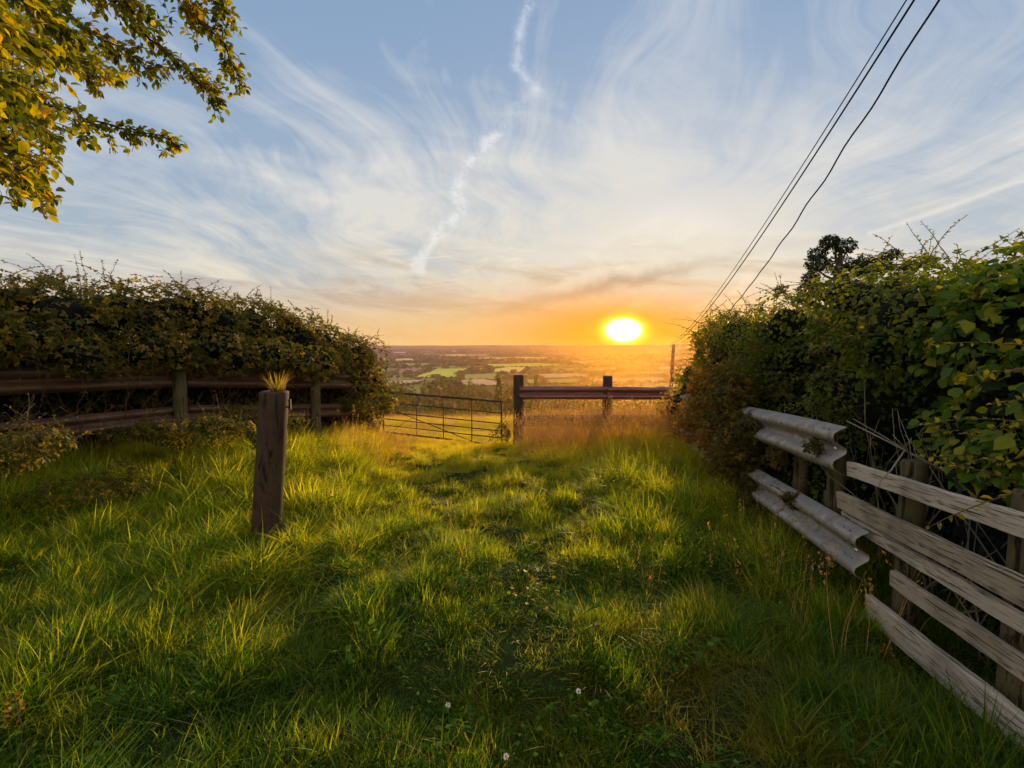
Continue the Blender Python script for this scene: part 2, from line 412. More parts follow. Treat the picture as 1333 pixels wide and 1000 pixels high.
M['bolt'] = metal_mat('bolt_steel', (.55, .55, .60), (.75, .75, .8), .3, .9, .1)

# ------------------------------------------------------------------ ground sheet
def ground_mat():
    m, n = material('ground_surface')
    p = n.pos(); x, y, z = n.sep(p)
    a = n.noise(p, 5, 5); b = n.noise(p, .5, 3)
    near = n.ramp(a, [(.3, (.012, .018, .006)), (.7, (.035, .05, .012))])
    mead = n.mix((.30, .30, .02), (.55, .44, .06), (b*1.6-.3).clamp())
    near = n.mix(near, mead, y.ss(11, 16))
    vo = n.node('ShaderNodeTexVoronoi'); vo.feature = 'F1'
    vv = n.vec(x*.0042+n.noise(p, .004, 2)*.5, y*.0017, 0.0); n.put(vo, 'Vector', vv); vo.inputs['Scale'].default_value = 1.0
    vc = n.sep(X(n.nt, vo.outputs['Color']))[0]
    fld = n.ramp(vc, [(0, (.055, .085, .02)), (.2, (.22, .22, .05)), (.38, (.09, .12, .03)), (.52, (.34, .25, .12)), (.68, (.12, .15, .03)), (.82, (.30, .28, .08)), (1, (.20, .13, .08))], 'CONSTANT')
    fld = n.mix(fld, (.06, .07, .02), n.noise(p, .01, 4).ss(.5, .7)*.5)
    c = n.mix(near, fld, y.ss(60, 300))
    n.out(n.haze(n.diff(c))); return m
def build_ground():
    rr = np.concatenate([[.05], np.geomspace(.35, 16, 150), np.geomspace(16.6, 42000, 150)])
    th = np.linspace(0, 2*PI, 481)[:-1]
    th = th+.0*th
    Rr, T = np.meshgrid(rr, th, indexing='ij'); Xx = Rr*np.sin(T); Yy = Rr*np.cos(T)
    Z = ground(Xx, Yy)
    V = np.stack([Xx, Yy, Z], -1).reshape(-1, 3); nt = len(th)
    i = np.arange(len(rr)-1)[:, None]*nt; j = np.arange(nt)[None]; k = (j+1) % nt
    q = np.stack([i+j, i+nt+j, i+nt+k, i+k], -1).reshape(-1, 4)
    me = big_mesh('ground', V, [q, np.arange(nt)[None]])
    me.materials.append(ground_mat())
    o = link(bpy.data.objects.new('ground', me)); tag(o, kind='structure')
build_ground()

# ------------------------------------------------------------------ grass
HIDE = []
def blade(mb, base, ang, height, width, lean, curl, seg=4, seed=False):
    ca, sa = math.cos(ang), math.sin(ang); n = seg+1
    t = np.linspace(0, 1, n); out = lean*t+curl*t**2.2; zz = t*(1-.35*curl*t)
    cx = base[0]+ca*out*height; cy = base[1]+sa*out*height; cz = base[2]+zz*height
    w = width*(1-t**1.6)*.5+.0003; tw = ang+PI/2+random.uniform(-.5, .5)
    dx, dy = math.cos(tw)*w, math.sin(tw)*w
    V = np.empty((n*2, 3)); V[0::2] = np.stack([cx-dx, cy-dy, cz], -1); V[1::2] = np.stack([cx+dx, cy+dy, cz], -1)
    i = np.arange(seg)*2
    mb.add(V, [np.stack([i, i+1, i+3, i+2], -1)], random.random(), np.repeat(t, 2))
    return cx[-1], cy[-1], cz[-1]
def tuft(name, nbl, rad, h0, h1, w, mat, curlmax=.9, lean=.35):
    mb = MB()
    for _ in range(nbl):
        r = rad*math.sqrt(random.random()); a = random.uniform(0, 2*PI)
        hh = random.uniform(h0, h1)*(1-.35*r/rad)
        blade(mb, (r*math.cos(a), r*math.sin(a), -.02), a+random.gauss(0, 1.0), hh, w*random.uniform(.6, 1.3), random.uniform(0, lean), random.uniform(0, curlmax)**1.3)
    return keep(mb, name, mat)
def keep(mb, name, mat):
    me = big_mesh(name, np.concatenate(mb.v), [np.concatenate(f) for f in mb.f.values()], True, {'rnd': np.concatenate(mb.r), 'h': np.concatenate(mb.h)})
    me.materials.append(mat); return bpy.data.objects.new(name, me)
def seed_tuft(name, nst, rad, h0, h1, mat):
    mb = MB()
    for _ in range(nst):
        r = rad*math.sqrt(random.random()); a = random.uniform(0, 2*PI)
        hh = random.uniform(h0, h1)
        b = (r*math.cos(a), r*math.sin(a), -.02)
        cx, cy, cz = blade(mb, b, a, hh, .0035, random.uniform(0, .25), random.uniform(0, .35), 4)
        for k in range(random.randint(9, 16)):
            f = random.uniform(-.16, .02)*hh*1.2; aa = random.uniform(0, 2*PI); s = random.uniform(.008, .017)
            q = np.array([cx+random.gauss(0, .006), cy+random.gauss(0, .006), cz+f])
            d = np.array([math.cos(aa)*.5, math.sin(aa)*.5, 1.0])
            V, fs, _r = leaves(q[None], d[None], rand_dirs(1), np.array([s*1.6]), .45, 1)
            mb.add(V, fs, random.random(), 1.0)
    return keep(mb, name, mat)
def collection(name, objs):
    c = bpy.data.collections.new(name)
    for o in objs: c.objects.link(o)
    return c
def scatter(name, pts, rz, sc, idx, coll, tilt=None):
    me = bpy.data.meshes.new(name); me.vertices.add(len(pts)); me.vertices.foreach_set('co', np.asarray(pts, np.float32).ravel())
    a = me.attributes.new('rot', 'FLOAT_VECTOR', 'POINT')
    rv = np.zeros((len(pts), 3), np.float32); rv[:, 2] = rz
    if tilt is not None: rv[:, :2] = tilt
    a.data.foreach_set('vector', rv.ravel())
    a = me.attributes.new('scl', 'FLOAT_VECTOR', 'POINT'); a.data.foreach_set('vector', np.asarray(sc, np.float32).ravel())
    a = me.attributes.new('idx', 'INT', 'POINT'); a.data.foreach_set('value', np.asarray(idx, np.int32))
    me.update()
    o = link(bpy.data.objects.new(name, me))
    g = bpy.data.node_groups.new(name+'_scatter', 'GeometryNodeTree')
    g.interface.new_socket('Geometry', in_out='INPUT', socket_type='NodeSocketGeometry')
    g.interface.new_socket('Geometry', in_out='OUTPUT', socket_type='NodeSocketGeometry')
    i = g.nodes.new('NodeGroupInput'); ou = g.nodes.new('NodeGroupOutput')
    ip = g.nodes.new('GeometryNodeInstanceOnPoints'); ci = g.nodes.new('GeometryNodeCollectionInfo')
    ci.inputs['Collection'].default_value = coll; ci.inputs['Separate Children'].default_value = True; ci.inputs['Reset Children'].default_value = True
    def na(nm, t):
        q = g.nodes.new('GeometryNodeInputNamedAttribute'); q.data_type = t; q.inputs[0].default_value = nm
        return q.outputs[0]
    L = g.links.new
    L(i.outputs[0], ip.inputs['Points']); L(ci.outputs[0], ip.inputs['Instance']); ip.inputs['Pick Instance'].default_value = True
    L(na('idx', 'INT'), ip.inputs['Instance Index']); L(na('rot', 'FLOAT_VECTOR'), ip.inputs['Rotation']); L(na('scl', 'FLOAT_VECTOR'), ip.inputs['Scale'])
    L(ip.outputs[0], ou.inputs[0])
    md = o.modifiers.new('scatter', 'NODES'); md.node_group = g
    return o
LF_A, LF_B = -8.46, .53        # left fence: x = A + B*y
RF_A, RF_B = 1.65, .16         # right fence
def tallness(x, y):
    """0 = trodden track, 1 = bank"""
    t = np.abs(x-track_x(y)); w = .75+.03*y
    tl = sst(w, w+.7, t)
    return tl
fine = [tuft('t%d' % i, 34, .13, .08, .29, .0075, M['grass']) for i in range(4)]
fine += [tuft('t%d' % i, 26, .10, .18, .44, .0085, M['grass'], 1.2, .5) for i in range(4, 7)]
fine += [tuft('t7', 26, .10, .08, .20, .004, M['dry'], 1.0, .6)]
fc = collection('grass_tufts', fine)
def grass_points(n, y0, y1, xl, xr, pw=1.0):
    y = y0+(y1-y0)*rng.random(n)**pw; a = xl(y); b = xr(y); x = a+(b-a)*rng.random(n); return x, y
def build_grass():
    xs, ys = [], []
    for n, y0, y1, pw in ((30000, .7, 5.2, 1), (26000, 5.0, 12.5, 1)):
        x, y = grass_points(n, y0, y1, lambda y: np.maximum(-1.25*y-1.2, LF_A+LF_B*y-.5), lambda y: np.minimum(1.25*y+1, RF_A+RF_B*y+.5), pw)
        xs.append(x); ys.append(y)
    x = np.concatenate(xs); y = np.concatenate(ys)
    clump = bumps(x, y, 26, 31, 3.9); clump2 = bumps(x, y, 31, 36, 10.5)
    t = tallness(x, y)
    keepm = rng.random(len(x)) < np.clip(.66+.25*t+.22*clump+.12*clump2, .15, 1); x, y, t, clump, clump2 = [q[keepm] for q in (x, y, t, clump, clump2)]
    rightsh = sst(.6, 1.6, x-.12*y)
    s = (.33+.24*t+.14*clump+.13*clump2+.30*t*rightsh*sst(4, 8, y)+.10*t*sst(4,7,y))*rng.uniform(.65, 1.25, len(x))*(.72+.28*sst(2,5,y))
    s = np.clip(s, .16, 1.9)
    idx = np.where(rng.random(len(x)) < .15+.5*t, rng.integers(4, 7, len(x)), rng.integers(0, 4, len(x)))
    idx = np.where(rng.random(len(x)) < .13, 7, idx)
    w = np.clip(s*1.1, .6, 1.3)
    sc = np.stack([w, w, s], -1); z = ground(x, y)-.01
    tilt = rng.normal(0, .14, (len(x), 2)); tilt[:, 0] += .22*bumps(x, y, 36, 38, 1.7); tilt[:, 1] += .22*bumps(x, y, 38, 40, 1.9)
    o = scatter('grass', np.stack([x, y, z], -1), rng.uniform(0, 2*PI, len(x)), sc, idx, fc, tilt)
    tag(o, 'long green grass covering the track and banks between the fences', 'grass', kind='stuff')
    # meadow beyond the gate
    n = 26000
    y = 12.3+(33-12.3)*rng.random(n)**1.25; x = -.62*y+rng.random(n)*1.35*y
    clump = bumps(x, y, 26, 31, .9)
    s = (.36+.16*clump+.10*rng.random(n))*(1+1.6*sst(20, 26, y)*(1-.2*clump)); s = np.clip(s, .22, 1.8)
    idx = np.where(y > 20, np.where(rng.random(n) < .6, 7, 5), rng.integers(0, 4, n))
    o = scatter('meadow_grass', np.stack([x, y, ground(x, y)-.01], -1), rng.uniform(0, 2*PI, n), np.stack([np.full(n, 1.9), np.full(n, 1.9), s], -1), idx, fc)
    tag(o, 'sunlit meadow grass on the slope beyond the gate', 'grass', kind='stuff')
build_grass()
seeds = [seed_tuft('s%d' % i, 6, .16, .45, .85, M['seed']) for i in range(4)]
scol = collection('seed_tufts', seeds)
def build_seeds():
    # in front of the far fence
    n = 1300; y = rng.uniform(8.4, 12.2, n); x = rng.uniform(.1, 4.2, n)
    k = x > .15+.0*y
    x2 = rng.uniform(-2.6, -1.9, 60); y2 = rng.uniform(7, 11.5, 60)
    n3 = 1500; y3 = rng.uniform(20, 32, n3); x3 = -.6*y3+rng.random(n3)*1.3*y3
    n4 = 46; y4 = rng.uniform(2.2, 8, n4); x4 = np.where(rng.random(n4) < .6, RF_A+RF_B*y4-rng.uniform(.1, .7, n4), LF_A+LF_B*y4+rng.uniform(.1, .8, n4))
    n5 = 14; y5 = rng.uniform(2, 9, n5); x5 = rng.uniform(-1, 1, n5)*.5*y5
    x = np.concatenate([x[k], x2, x3, x4, x5]); y = np.concatenate([y[k], y2, y3, y4, y5])
    s = np.concatenate([rng.uniform(.55, 1.15, k.sum()), rng.uniform(.6, 1.0, 60), rng.uniform(.5, .95, n3), rng.uniform(.45, .85, n4), rng.uniform(.3, .55, n5)])
    o = scatter('seeding_grass', np.stack([x, y, ground(x, y)], -1), rng.uniform(0, 2*PI, len(x)), np.stack([s, s, s], -1), rng.integers(0, 4, len(x)), scol, rng.normal(0, .1, (len(x), 2)))
    tag(o, 'tall seeding grass stalks in front of the far rail fence', 'grass', kind='stuff')
build_seeds()

def weed_tuft(name, n, size, rad, mat):
    a = rng.uniform(0, 2*PI, n); r_ = rad*np.sqrt(rng.random(n)); C = np.stack([r_*np.cos(a), r_*np.sin(a), rng.uniform(.03, .14, n)], -1)
    D = np.stack([np.cos(a), np.sin(a), rng.uniform(-.1, .6, n)], -1); N = nrm(rng.normal(0, .4, (n, 3))+np.array([0, 0, 1]))
    V, fs, rv = leaves(C, D, N, rng.uniform(.5, 1.3, n)*size, .7, 2); m = MB(); m.add(V, fs, rv)
    for c in C[:16]: m.tube([(0, 0, -.02), tuple(c*np.array([.6, .6, .7])), tuple(c)], .0012, 4)
    return keep(m, name, mat)
wcol = collection('weeds', [weed_tuft('w0', 26, .022, .10, M['weed']), weed_tuft('w1', 14, .030, .12, M['weed']), weed_tuft('w2', 34, .016, .13, M['weed'])])
def build_weeds():
    n = 5200; y = rng.uniform(1.0, 8.5, n); x = -1.15*y+rng.random(n)*(np.minimum(1.1*y, RF_A+RF_B*y-.2)+1.15*y)
    dn = bumps(x, y, 10, 15, 1.4); k = (x > LF_A+LF_B*y+.2) & (rng.random(n) < np.clip(.07+.07*dn, .03, .30)); x, y = x[k], y[k]; n = len(x)
    s = rng.uniform(.6, 1.3, n); o = scatter('ground_weeds', np.stack([x, y, ground(x, y)], -1), rng.uniform(0, 2*PI, n), np.stack([s, s, s*(.8+.5*tallness(x, y))], -1), rng.integers(0, 3, n), wcol, rng.normal(0, .15, (n, 2)))
    tag(o, 'small broad-leaved weeds and clover growing all through the grass', 'weeds', kind='stuff')
build_weeds()
# ------------------------------------------------------------------ fences
WP = [(-.156, .004), (-.150, .010), (-.135, .045), (-.112, .075), (-.088, .083), (-.064, .075), (-.040, .040), (-.018, .008), (0, .0),
      (.018, .008), (.040, .040), (.064, .075), (.088, .083), (.112, .075), (.135, .045), (.150, .010), (.156, .004)]
def frame_x(a, b):
    """matrix whose local X runs a->b and Z is up-ish"""
    d = (b-a).normalized(); z = Vector((0, 0, 1)); y = z.cross(d).normalized(); z = d.cross(y)
    return Matrix(((d.x, y.x, z.x, a.x), (d.y, y.y, z.y, a.y), (d.z, y.z, z.z, a.z), (0, 0, 0, 1)))
def w_beam(name, a, b, side, mat, parent, hscale=1.0, bolts=True, wob=.0):
    """corrugated rail; its ridges face `side` (+1 = local +Y)"""
    L = (b-a).length; nx = max(6, int(L/.12)); xs = np.linspace(0, L, nx)
    prof = np.array(WP)*hscale; k = len(prof); mb = MB()
    V = []
    for off in (0, -.004):
        for i, x in enumerate(xs):
            dz = wob*math.sin(x*2.1+off)*.5; dy = wob*math.sin(x*1.3+1)
            V.append(np.stack([np.full(k, x), side*(prof[:, 1]+off)+dy, prof[:, 0]+dz], -1))
    V = np.concatenate(V); i = np.arange(nx-1)[:, None]*k; j = np.arange(k-1)[None]
    q = np.stack([i+j, i+k+j, i+k+j+1, i+j+1], -1).reshape(-1, 4); q2 = q[:, ::-1]+nx*k
    rim = []
    for jj in range(k-1):
        rim += [(jj, jj+1, nx*k+jj+1, nx*k+jj), ((nx-1)*k+jj+1, (nx-1)*k+jj, nx*k+(nx-1)*k+jj, nx*k+(nx-1)*k+jj+1)]
    for ii in range(nx-1):
        rim += [(ii*k, nx*k+ii*k, nx*k+(ii+1)*k, (ii+1)*k), (ii*k+k-1, (ii+1)*k+k-1, nx*k+(ii+1)*k+k-1, nx*k+ii*k+k-1)]
    mb.add(V, [q, q2, np.array(rim)])
    o = mb.build(name, mat, parent); mw = frame_x(a, b)
    o.matrix_basis = Matrix.Translation(-parent.location) @ mw
    if bolts:
        for x in bolts:
            for zz, dd in ((.045, .05), (-.045, .05), (.125, .062), (-.125, .062)):
                for xx in (x, x+.07):
                    hb = MB(); ring = [(xx+.014*math.cos(t), side*(dd*hscale+.006), zz*hscale+.008*math.sin(t)) for t in np.arange(10)*PI/5]
                    hb.add(ring, [list(range(10))]); hb.build('bolt_slot', M['hole'], o, False)
            nb = MB(); nb.tube([(x+.035, side*.002, 0), (x+.035, side*.016, 0), (x+.035, side*.022, 0)], [.017, .015, .006], 10); nb.build('bolt', M['bolt'], o, True)
    return o
def log_post(name, x, y, z0, z1, r, mat, parent=None, lean=(0, 0), n=20, top=.0):
    mb = MB(); rings = 26; V = []; tz = np.concatenate([np.linspace(0, .984, 24), [.994, 1.0]])
    ph = [random.uniform(0, 6) for _ in range(4)]
    for i in range(rings):
        t = tz[i]; z = (z1-z0)*t
        rr = r*(1.03-.05*t)
        for j in range(n):
            a = 2*PI*j/n
            q = rr*(1+.028*math.sin(2*a+ph[0]+t)+.018*math.sin(5*a+ph[1]-2*t)+.012*math.sin(9*a+ph[2]+t*4))
            if i >= rings-2: q *= (.985, .90)[i-rings+2]
            V.append((q*math.cos(a)+lean[0]*z, q*math.sin(a)+lean[1]*z, z))
    k = len(V); V.append((lean[0]*(z1-z0), lean[1]*(z1-z0), (z1-z0)-.004+top))
    i = np.arange(rings-1)[:, None]*n; j = np.arange(n)[None]; jn = (j+1) % n
    q = np.stack([i+j, i+jn, i+n+jn, i+n+j], -1).reshape(-1, 4)
    tri = [((rings-1)*n+jj, (rings-1)*n+(jj+1) % n, k) for jj in range(n)]
    mb.add(V, [q, np.array(tri)])
    o = mb.build(name, mat, parent)
    o.location = (Vector((x, y, z0))-parent.location) if parent else (x, y, z0)
    return o

# left guard rail fence
def lf(y): return LF_A+LF_B*y
t = thing('guardrail_fence', (lf(6), 6, gz(lf(6), 6)), 'brown corrugated two-rail crash barrier fence half buried under the bramble hedge on the left', 'fence')
bpy.context.view_layer.update()
def lpt(y, z): return Vector((lf(y)+.12, y, z))
w_beam('upper_rail', lpt(2.6, 1.24), lpt(6.98, 1.12), -1, M['brown_rail'], t, bolts=None)
w_beam('upper_rail', lpt(6.95, 1.115)+Vector((.004, 0, 0)), lpt(10.1, .81), -1, M['brown_rail'], t, bolts=None)
w_beam('lower_rail', lpt(2.6, .62), lpt(6.98, .58), -1, M['brown_rail'], t, .8, bolts=None)
w_beam('lower_rail', lpt(6.95, .58)+Vector((.004, 0, 0)), lpt(10.1, .23), -1, M['brown_rail'], t, .8, bolts=None)
for i, (px, pt, dy) in enumerate(((-60, 440, 0), (231, 452, 0), (409, 472, 0))):
    q = Pplane(px, pt, LF_A, LF_B, .22)
    log_post('post', q.x, q.y, gz(q.x, q.y)-.2, q.z, .085, M['fpost'], t)

# foreground post
pp = P(345, 700, 3.95); ptop = P(356, 509, 3.95)
fp = log_post('wooden_post', pp.x, pp.y, gz(pp.x, pp.y)-.1, ptop.z, .112, M['post'], lean=((ptop.x-pp.x)/1.25, 0), n=28)
tag(fp, 'thick round dark wooden post with a tuft of grass on top, alone in the grass', 'post')
mb = MB(); hz_ = ptop.z-.13-fp.location.z; rx = fp.location.x
mb.box((.155+.05, 0, hz_), (.07, .02, .012)); mb.box((.155+.09, 0, hz_+.02), (.016, .022, .085)); mb.box((.142+.045, 0, hz_-.006), (.006, .05, .03))
mb.build('latch_hook', M['iron'], fp, False)
tt = MB()
for _ in range(85):
    a = random.uniform(0, 2*PI); r = .065*math.sqrt(random.random())
    blade(tt, (r*math.cos(a)*.9+.02, r*math.sin(a)*.9, 0), a, random.uniform(.05, .20), .0055, random.uniform(0, .35), random.uniform(0, .6))
o = tt.build('grass_tuft', M['dry']); o.location = (ptop.x+.01, ptop.y, ptop.z-.006)
tag(o, 'golden tuft of dry grass sprouting from the top of the round wooden post', 'grass tuft')

# far fence across the view
BY = 11.0
t = thing('guardrail_fence', (2, BY, gz(2, BY)), 'dark two-rail crash barrier fence on timber posts facing the valley', 'fence')
bpy.context.view_layer.update()
for px, pt, r in ((675, 488, .118), (791, 489, .108), (905, 492, .10), (1010, 500, .10)):
    q = P(px, pt, BY); log_post('post', q.x, q.y, gz(q.x, q.y)-.25, q.z, r, M['post'], t)
def bp(px, py, dy=0): q = P(px, py, BY-.12+dy); return q
w_beam('upper_rail', bp(676, 511.5), bp(791, 511.5), -1, M['dark_rail'], t, .92, bolts=None)
w_beam('upper_rail', bp(790, 511.8, -.006), bp(960, 512.5, .1), -1, M['dark_rail'], t, .92, bolts=None)
w_beam('lower_rail', bp(676, 548), bp(791, 547), -1, M['dark_rail'], t, .8, bolts=None)
w_beam('lower_rail', bp(790, 547, -.006), bp(960, 549, .1), -1, M['dark_rail'], t, .8, bolts=None)

# right guard rails (steel) and timber boards
t = thing('guardrail_fence', (2.2, 3.4, gz(2.2, 3.4)), 'galvanised two-rail crash barrier overgrown by bushes, ending at the timber boards on the right', 'fence')
bpy.context.view_layer.update()
def rp(y, z, off=0): return Vector((RF_A+RF_B*y+off, y, z))
def rail_right(nm, px, py, yfar, zfar, hs):
    q = Pplane(px, py, RF_A, RF_B, -.05); m = rp(6.2, q.z+(zfar-q.z)*(6.2-q.y)/(yfar-q.y), -.05)
    w_beam(nm, q, m, 1, M['steel'], t, hs, bolts=(.10,), wob=.01)
    w_beam(nm, m+Vector((.006, -.25, 0)), rp(yfar, zfar, -.05), 1, M['steel'], t, hs, bolts=(.1,), wob=.01)
rail_right('upper_rail', 1104, 588, 8.3, .60, .98)
rail_right('lower_rail', 1134, 727, 8.3, .02, .95)
for px, pt in ((1091, 585), (1045, 560), (985, 545)):
    q = Pplane(px, pt, RF_A, RF_B, .07); log_post('post', q.x, q.y, gz(q.x, q.y)-.2, q.z, .055, M['fpost'], t)
t = thing('timber_fence', (2.0, 2.5, gz(2, 2.5)), 'weathered grey timber board fence in the right foreground', 'fence')
bpy.context.view_layer.update()
def board(L, Rr, h, th, mat, off=-.05, ext=.9, tilt=0.0, nail=True):
    a = Pplane(L[0], L[1], RF_A, RF_B, off); b = Pplane(Rr[0], Rr[1], RF_A, RF_B, off)
    b = b+(b-a).normalized()*ext; ln = (b-a).length
    mb = MB(); nx = 26; prof = []
    k = 8
    V = []
    s1, s2, s3 = [random.uniform(0, 9) for _ in range(3)]
    for i in range(nx+1):
        x = ln*i/nx; c = .004
        wz = .0022*math.sin(x*2.3+s1)+.0012*math.sin(x*7+s2); e = .0014*math.sin(x*11+s3)+.0012*math.sin(x*29+s1)
        e2 = .0013*math.sin(x*13+s2)+.0012*math.sin(x*31)
        t2 = th/2; hh = h/2
        for (yy, zz) in ((-t2, -hh+c+e2), (-t2, hh-c+e), (-t2+c, hh+e), (t2-c, hh+e), (t2, hh-c+e), (t2, -hh+c+e2), (t2-c, -hh+e2), (-t2+c, -hh+e2)):
            xx = x+(random.uniform(-.008, .008) if i == 0 else 0)
            V.append((xx, yy, zz+wz))
    i = np.arange(nx)[:, None]*k; j = np.arange(k)[None]; jn = (j+1) % k
    q = np.stack([i+j, i+k+j, i+k+jn, i+jn], -1).reshape(-1, 4)
    mb.add(V, [q, np.arange(k)[None], (np.arange(k)[::-1]+nx*k)[None]])
    o = mb.build('rail', mat, t, False)
    mw = frame_x(a, b) @ Matrix.Rotation(tilt, 4, 'X')
    o.matrix_basis = Matrix.Translation(-t.location) @ mw
    if nail:
        for (x, z) in ((.05, h*.22), (.06, -h*.2), (.62, h*.2), (.63, -h*.18)):
            nb = MB(); nb.tube([(x, th/2-.002, z), (x, th/2+.003, z)], .004, 8); nb.build('nail', M['hole'], o, False)
    return o
board((1106, 610), (1333, 686), .088, .034, M['board'])
board((1093, 651), (1333, 770), .108, .036, M['board_old'], tilt=.08)
board((1098, 672), (1333, 812), .072, .032, M['board'], off=-.012, tilt=.05)
board((1163, 752), (1333, 870), .085, .034, M['board_old'], tilt=-.05)
board((1131, 790), (1333, 955), .138, .036, M['board'])
for px, pt, r in ((1191, 600, .060), (1345, 640, .06), (1083, 640, .05)):
    q = Pplane(px, pt, RF_A, RF_B, .07); log_post('post', q.x, q.y, gz(q.x, q.y)-.25, q.z, r, M['fpost'], t)

# ------------------------------------------------------------------ metal gate
def build_gate():
    A = P(653, 580, 11.55); A.z -= .0; B_y = 12.55
    top_r = P(653, 523, 11.55); top_l = P(515, 511.5, B_y); dirn = Vector((top_l.x-top_r.x, top_l.y-top_r.y, 0)).normalized()
    L = 3.3; H = top_r.z-A.z
    g = thing('metal_gate', (A.x, A.y, A.z), 'rusty metal field gate standing ajar beside the tall post, open valley behind it', 'gate', rz=math.atan2(dirn.y, dirn.x))
    tilt = (top_l.z-top_r.z)/Vector((top_l.x-top_r.x, top_l.y-top_r.y)).length
    def pt(x, z): return (x, 0, z+tilt*x)
    mb = MB(); r = .022
    mb.tube([pt(0, 0), pt(0, H+.02)], r, 10); mb.tube([pt(L, 0), pt(L, H+.02)], r, 10)
    mb.tube([pt(0, 0), pt(L, 0)], r, 10); mb.tube([pt(0, H), pt(L, H)], r+.003, 10)
    mb.build('frame', M['iron'], g)
    for k, f in enumerate((.17, .33, .50, .74)):
        b = MB(); b.tube([pt(.02, H*f), pt(L-.02, H*f)], .013, 8); b.build('bar', M['iron'], g)
    for f in (.235, .47, .70):
        b = MB(); b.tube([pt(L*f, .0), pt(L*f, H)], .012, 8); b.build('upright', M['iron'], g)
    b = MB(); b.tube([pt(L*.235, .02), pt(L*.95, H*.6)], .011, 8); b.build('brace', M['iron'], g)
    b = MB(); b.tube([(-.02, 0, H*.62), (-.09, 0, H*.62), (-.10, 0, H*.70), (-.10, 0, H*.80), (-.02, 0, H*.80)], .009, 6); b.build('latch', M['iron'], g)
build_gate()

# ------------------------------------------------------------------ hedges
def foliage(blobs, n, size, mat, name, parent, wide=.62, detail=1, depth=(.72, 1.06), up=.5, trio=False, cut=None, rndbias=0.0, loc=None, rndfn=None):
    """leaves laid over many overlapping lumps"""
    c = np.array([b[0] for b in blobs]); r = np.array([b[1] for b in blobs])
    area = (r[:, 0]*r[:, 1]+r[:, 0]*r[:, 2]+r[:, 1]*r[:, 2]); p = area/area.sum()
    k = rng.choice(len(blobs), n, p=p); d = rand_dirs(n); f = rng.uniform(*depth, n)**.7
    if parent is not None:      # leave the far side of each lump thinner
        vw = nrm(np.array([0, .5, 1.4])-c[k]); fl = (d*vw).sum(1) < -.25; fl &= rng.random(n) < .75; d[fl] *= -1
    q = c[k]+d*r[k]*f[:, None]
    inside = np.zeros(n, bool)
    for i in range(len(blobs)):
        e = (((q-c[i])/(r[i]*.74))**2).sum(1) < 1; inside |= e & (k != i)
    ok = ~inside
    if cut is not None: ok &= cut(q)
    q, d = q[ok], d[ok]
    q = q+.02*np.stack([bumps(q[:, 0]*3, q[:, 2]*3+q[:, 1]*2, 0, 4, 2.)]*3, -1)
    m = len(q); N = nrm(d*.9+np.array([0, 0, up])+rng.normal(0, .55, (m, 3)))
    D = nrm(np.cross(N, rand_dirs(m))+d*.3+np.array([0, 0, -.25]))
    S = rng.uniform(.45, 1.4, m)*size
    if trio:
        sd = nrm(np.cross(D, N)); rr = rng.random(m)
        q2 = np.concatenate([q, q-D*S[:, None]*.1, q-D*S[:, None]*.1])
        D2 = np.concatenate([D, nrm(D*.25+sd), nrm(D*.25-sd)]); N2 = np.concatenate([N, N, N]); S2 = np.concatenate([S, S*.8, S*.8]); R2 = np.concatenate([rr]*3)
    else: q2, D2, N2, S2, R2 = q, D, N, S, rng.random(m)
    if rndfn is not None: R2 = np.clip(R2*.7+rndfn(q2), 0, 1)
    V, fs, rv = leaves(q2, D2, N2, S2, wide, detail, np.clip(R2+rndbias, 0, 1))
    mb = MB(); mb.add(V, fs, rv)
    return mb, q
def shade_core(blobs, sc, parent, name='thicket_core'):  # added dark lumps that paint the shade inside a hedge
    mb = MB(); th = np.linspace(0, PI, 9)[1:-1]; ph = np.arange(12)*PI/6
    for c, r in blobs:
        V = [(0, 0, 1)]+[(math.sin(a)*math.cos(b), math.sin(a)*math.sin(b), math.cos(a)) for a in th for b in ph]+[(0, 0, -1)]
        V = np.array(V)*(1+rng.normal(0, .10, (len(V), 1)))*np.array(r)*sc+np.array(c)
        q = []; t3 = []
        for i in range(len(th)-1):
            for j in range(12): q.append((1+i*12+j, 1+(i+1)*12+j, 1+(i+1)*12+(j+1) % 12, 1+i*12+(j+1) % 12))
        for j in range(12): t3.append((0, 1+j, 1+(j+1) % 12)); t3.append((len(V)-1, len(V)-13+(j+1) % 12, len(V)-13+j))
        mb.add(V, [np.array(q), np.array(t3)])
    o = mb.build(name, M['shade_core'], parent); o.location = -Vector(parent.location); return o
def place(mb, name, mat, parent):
    o = mb.build(name, mat, parent); o.location = -Vector(parent.location); return o
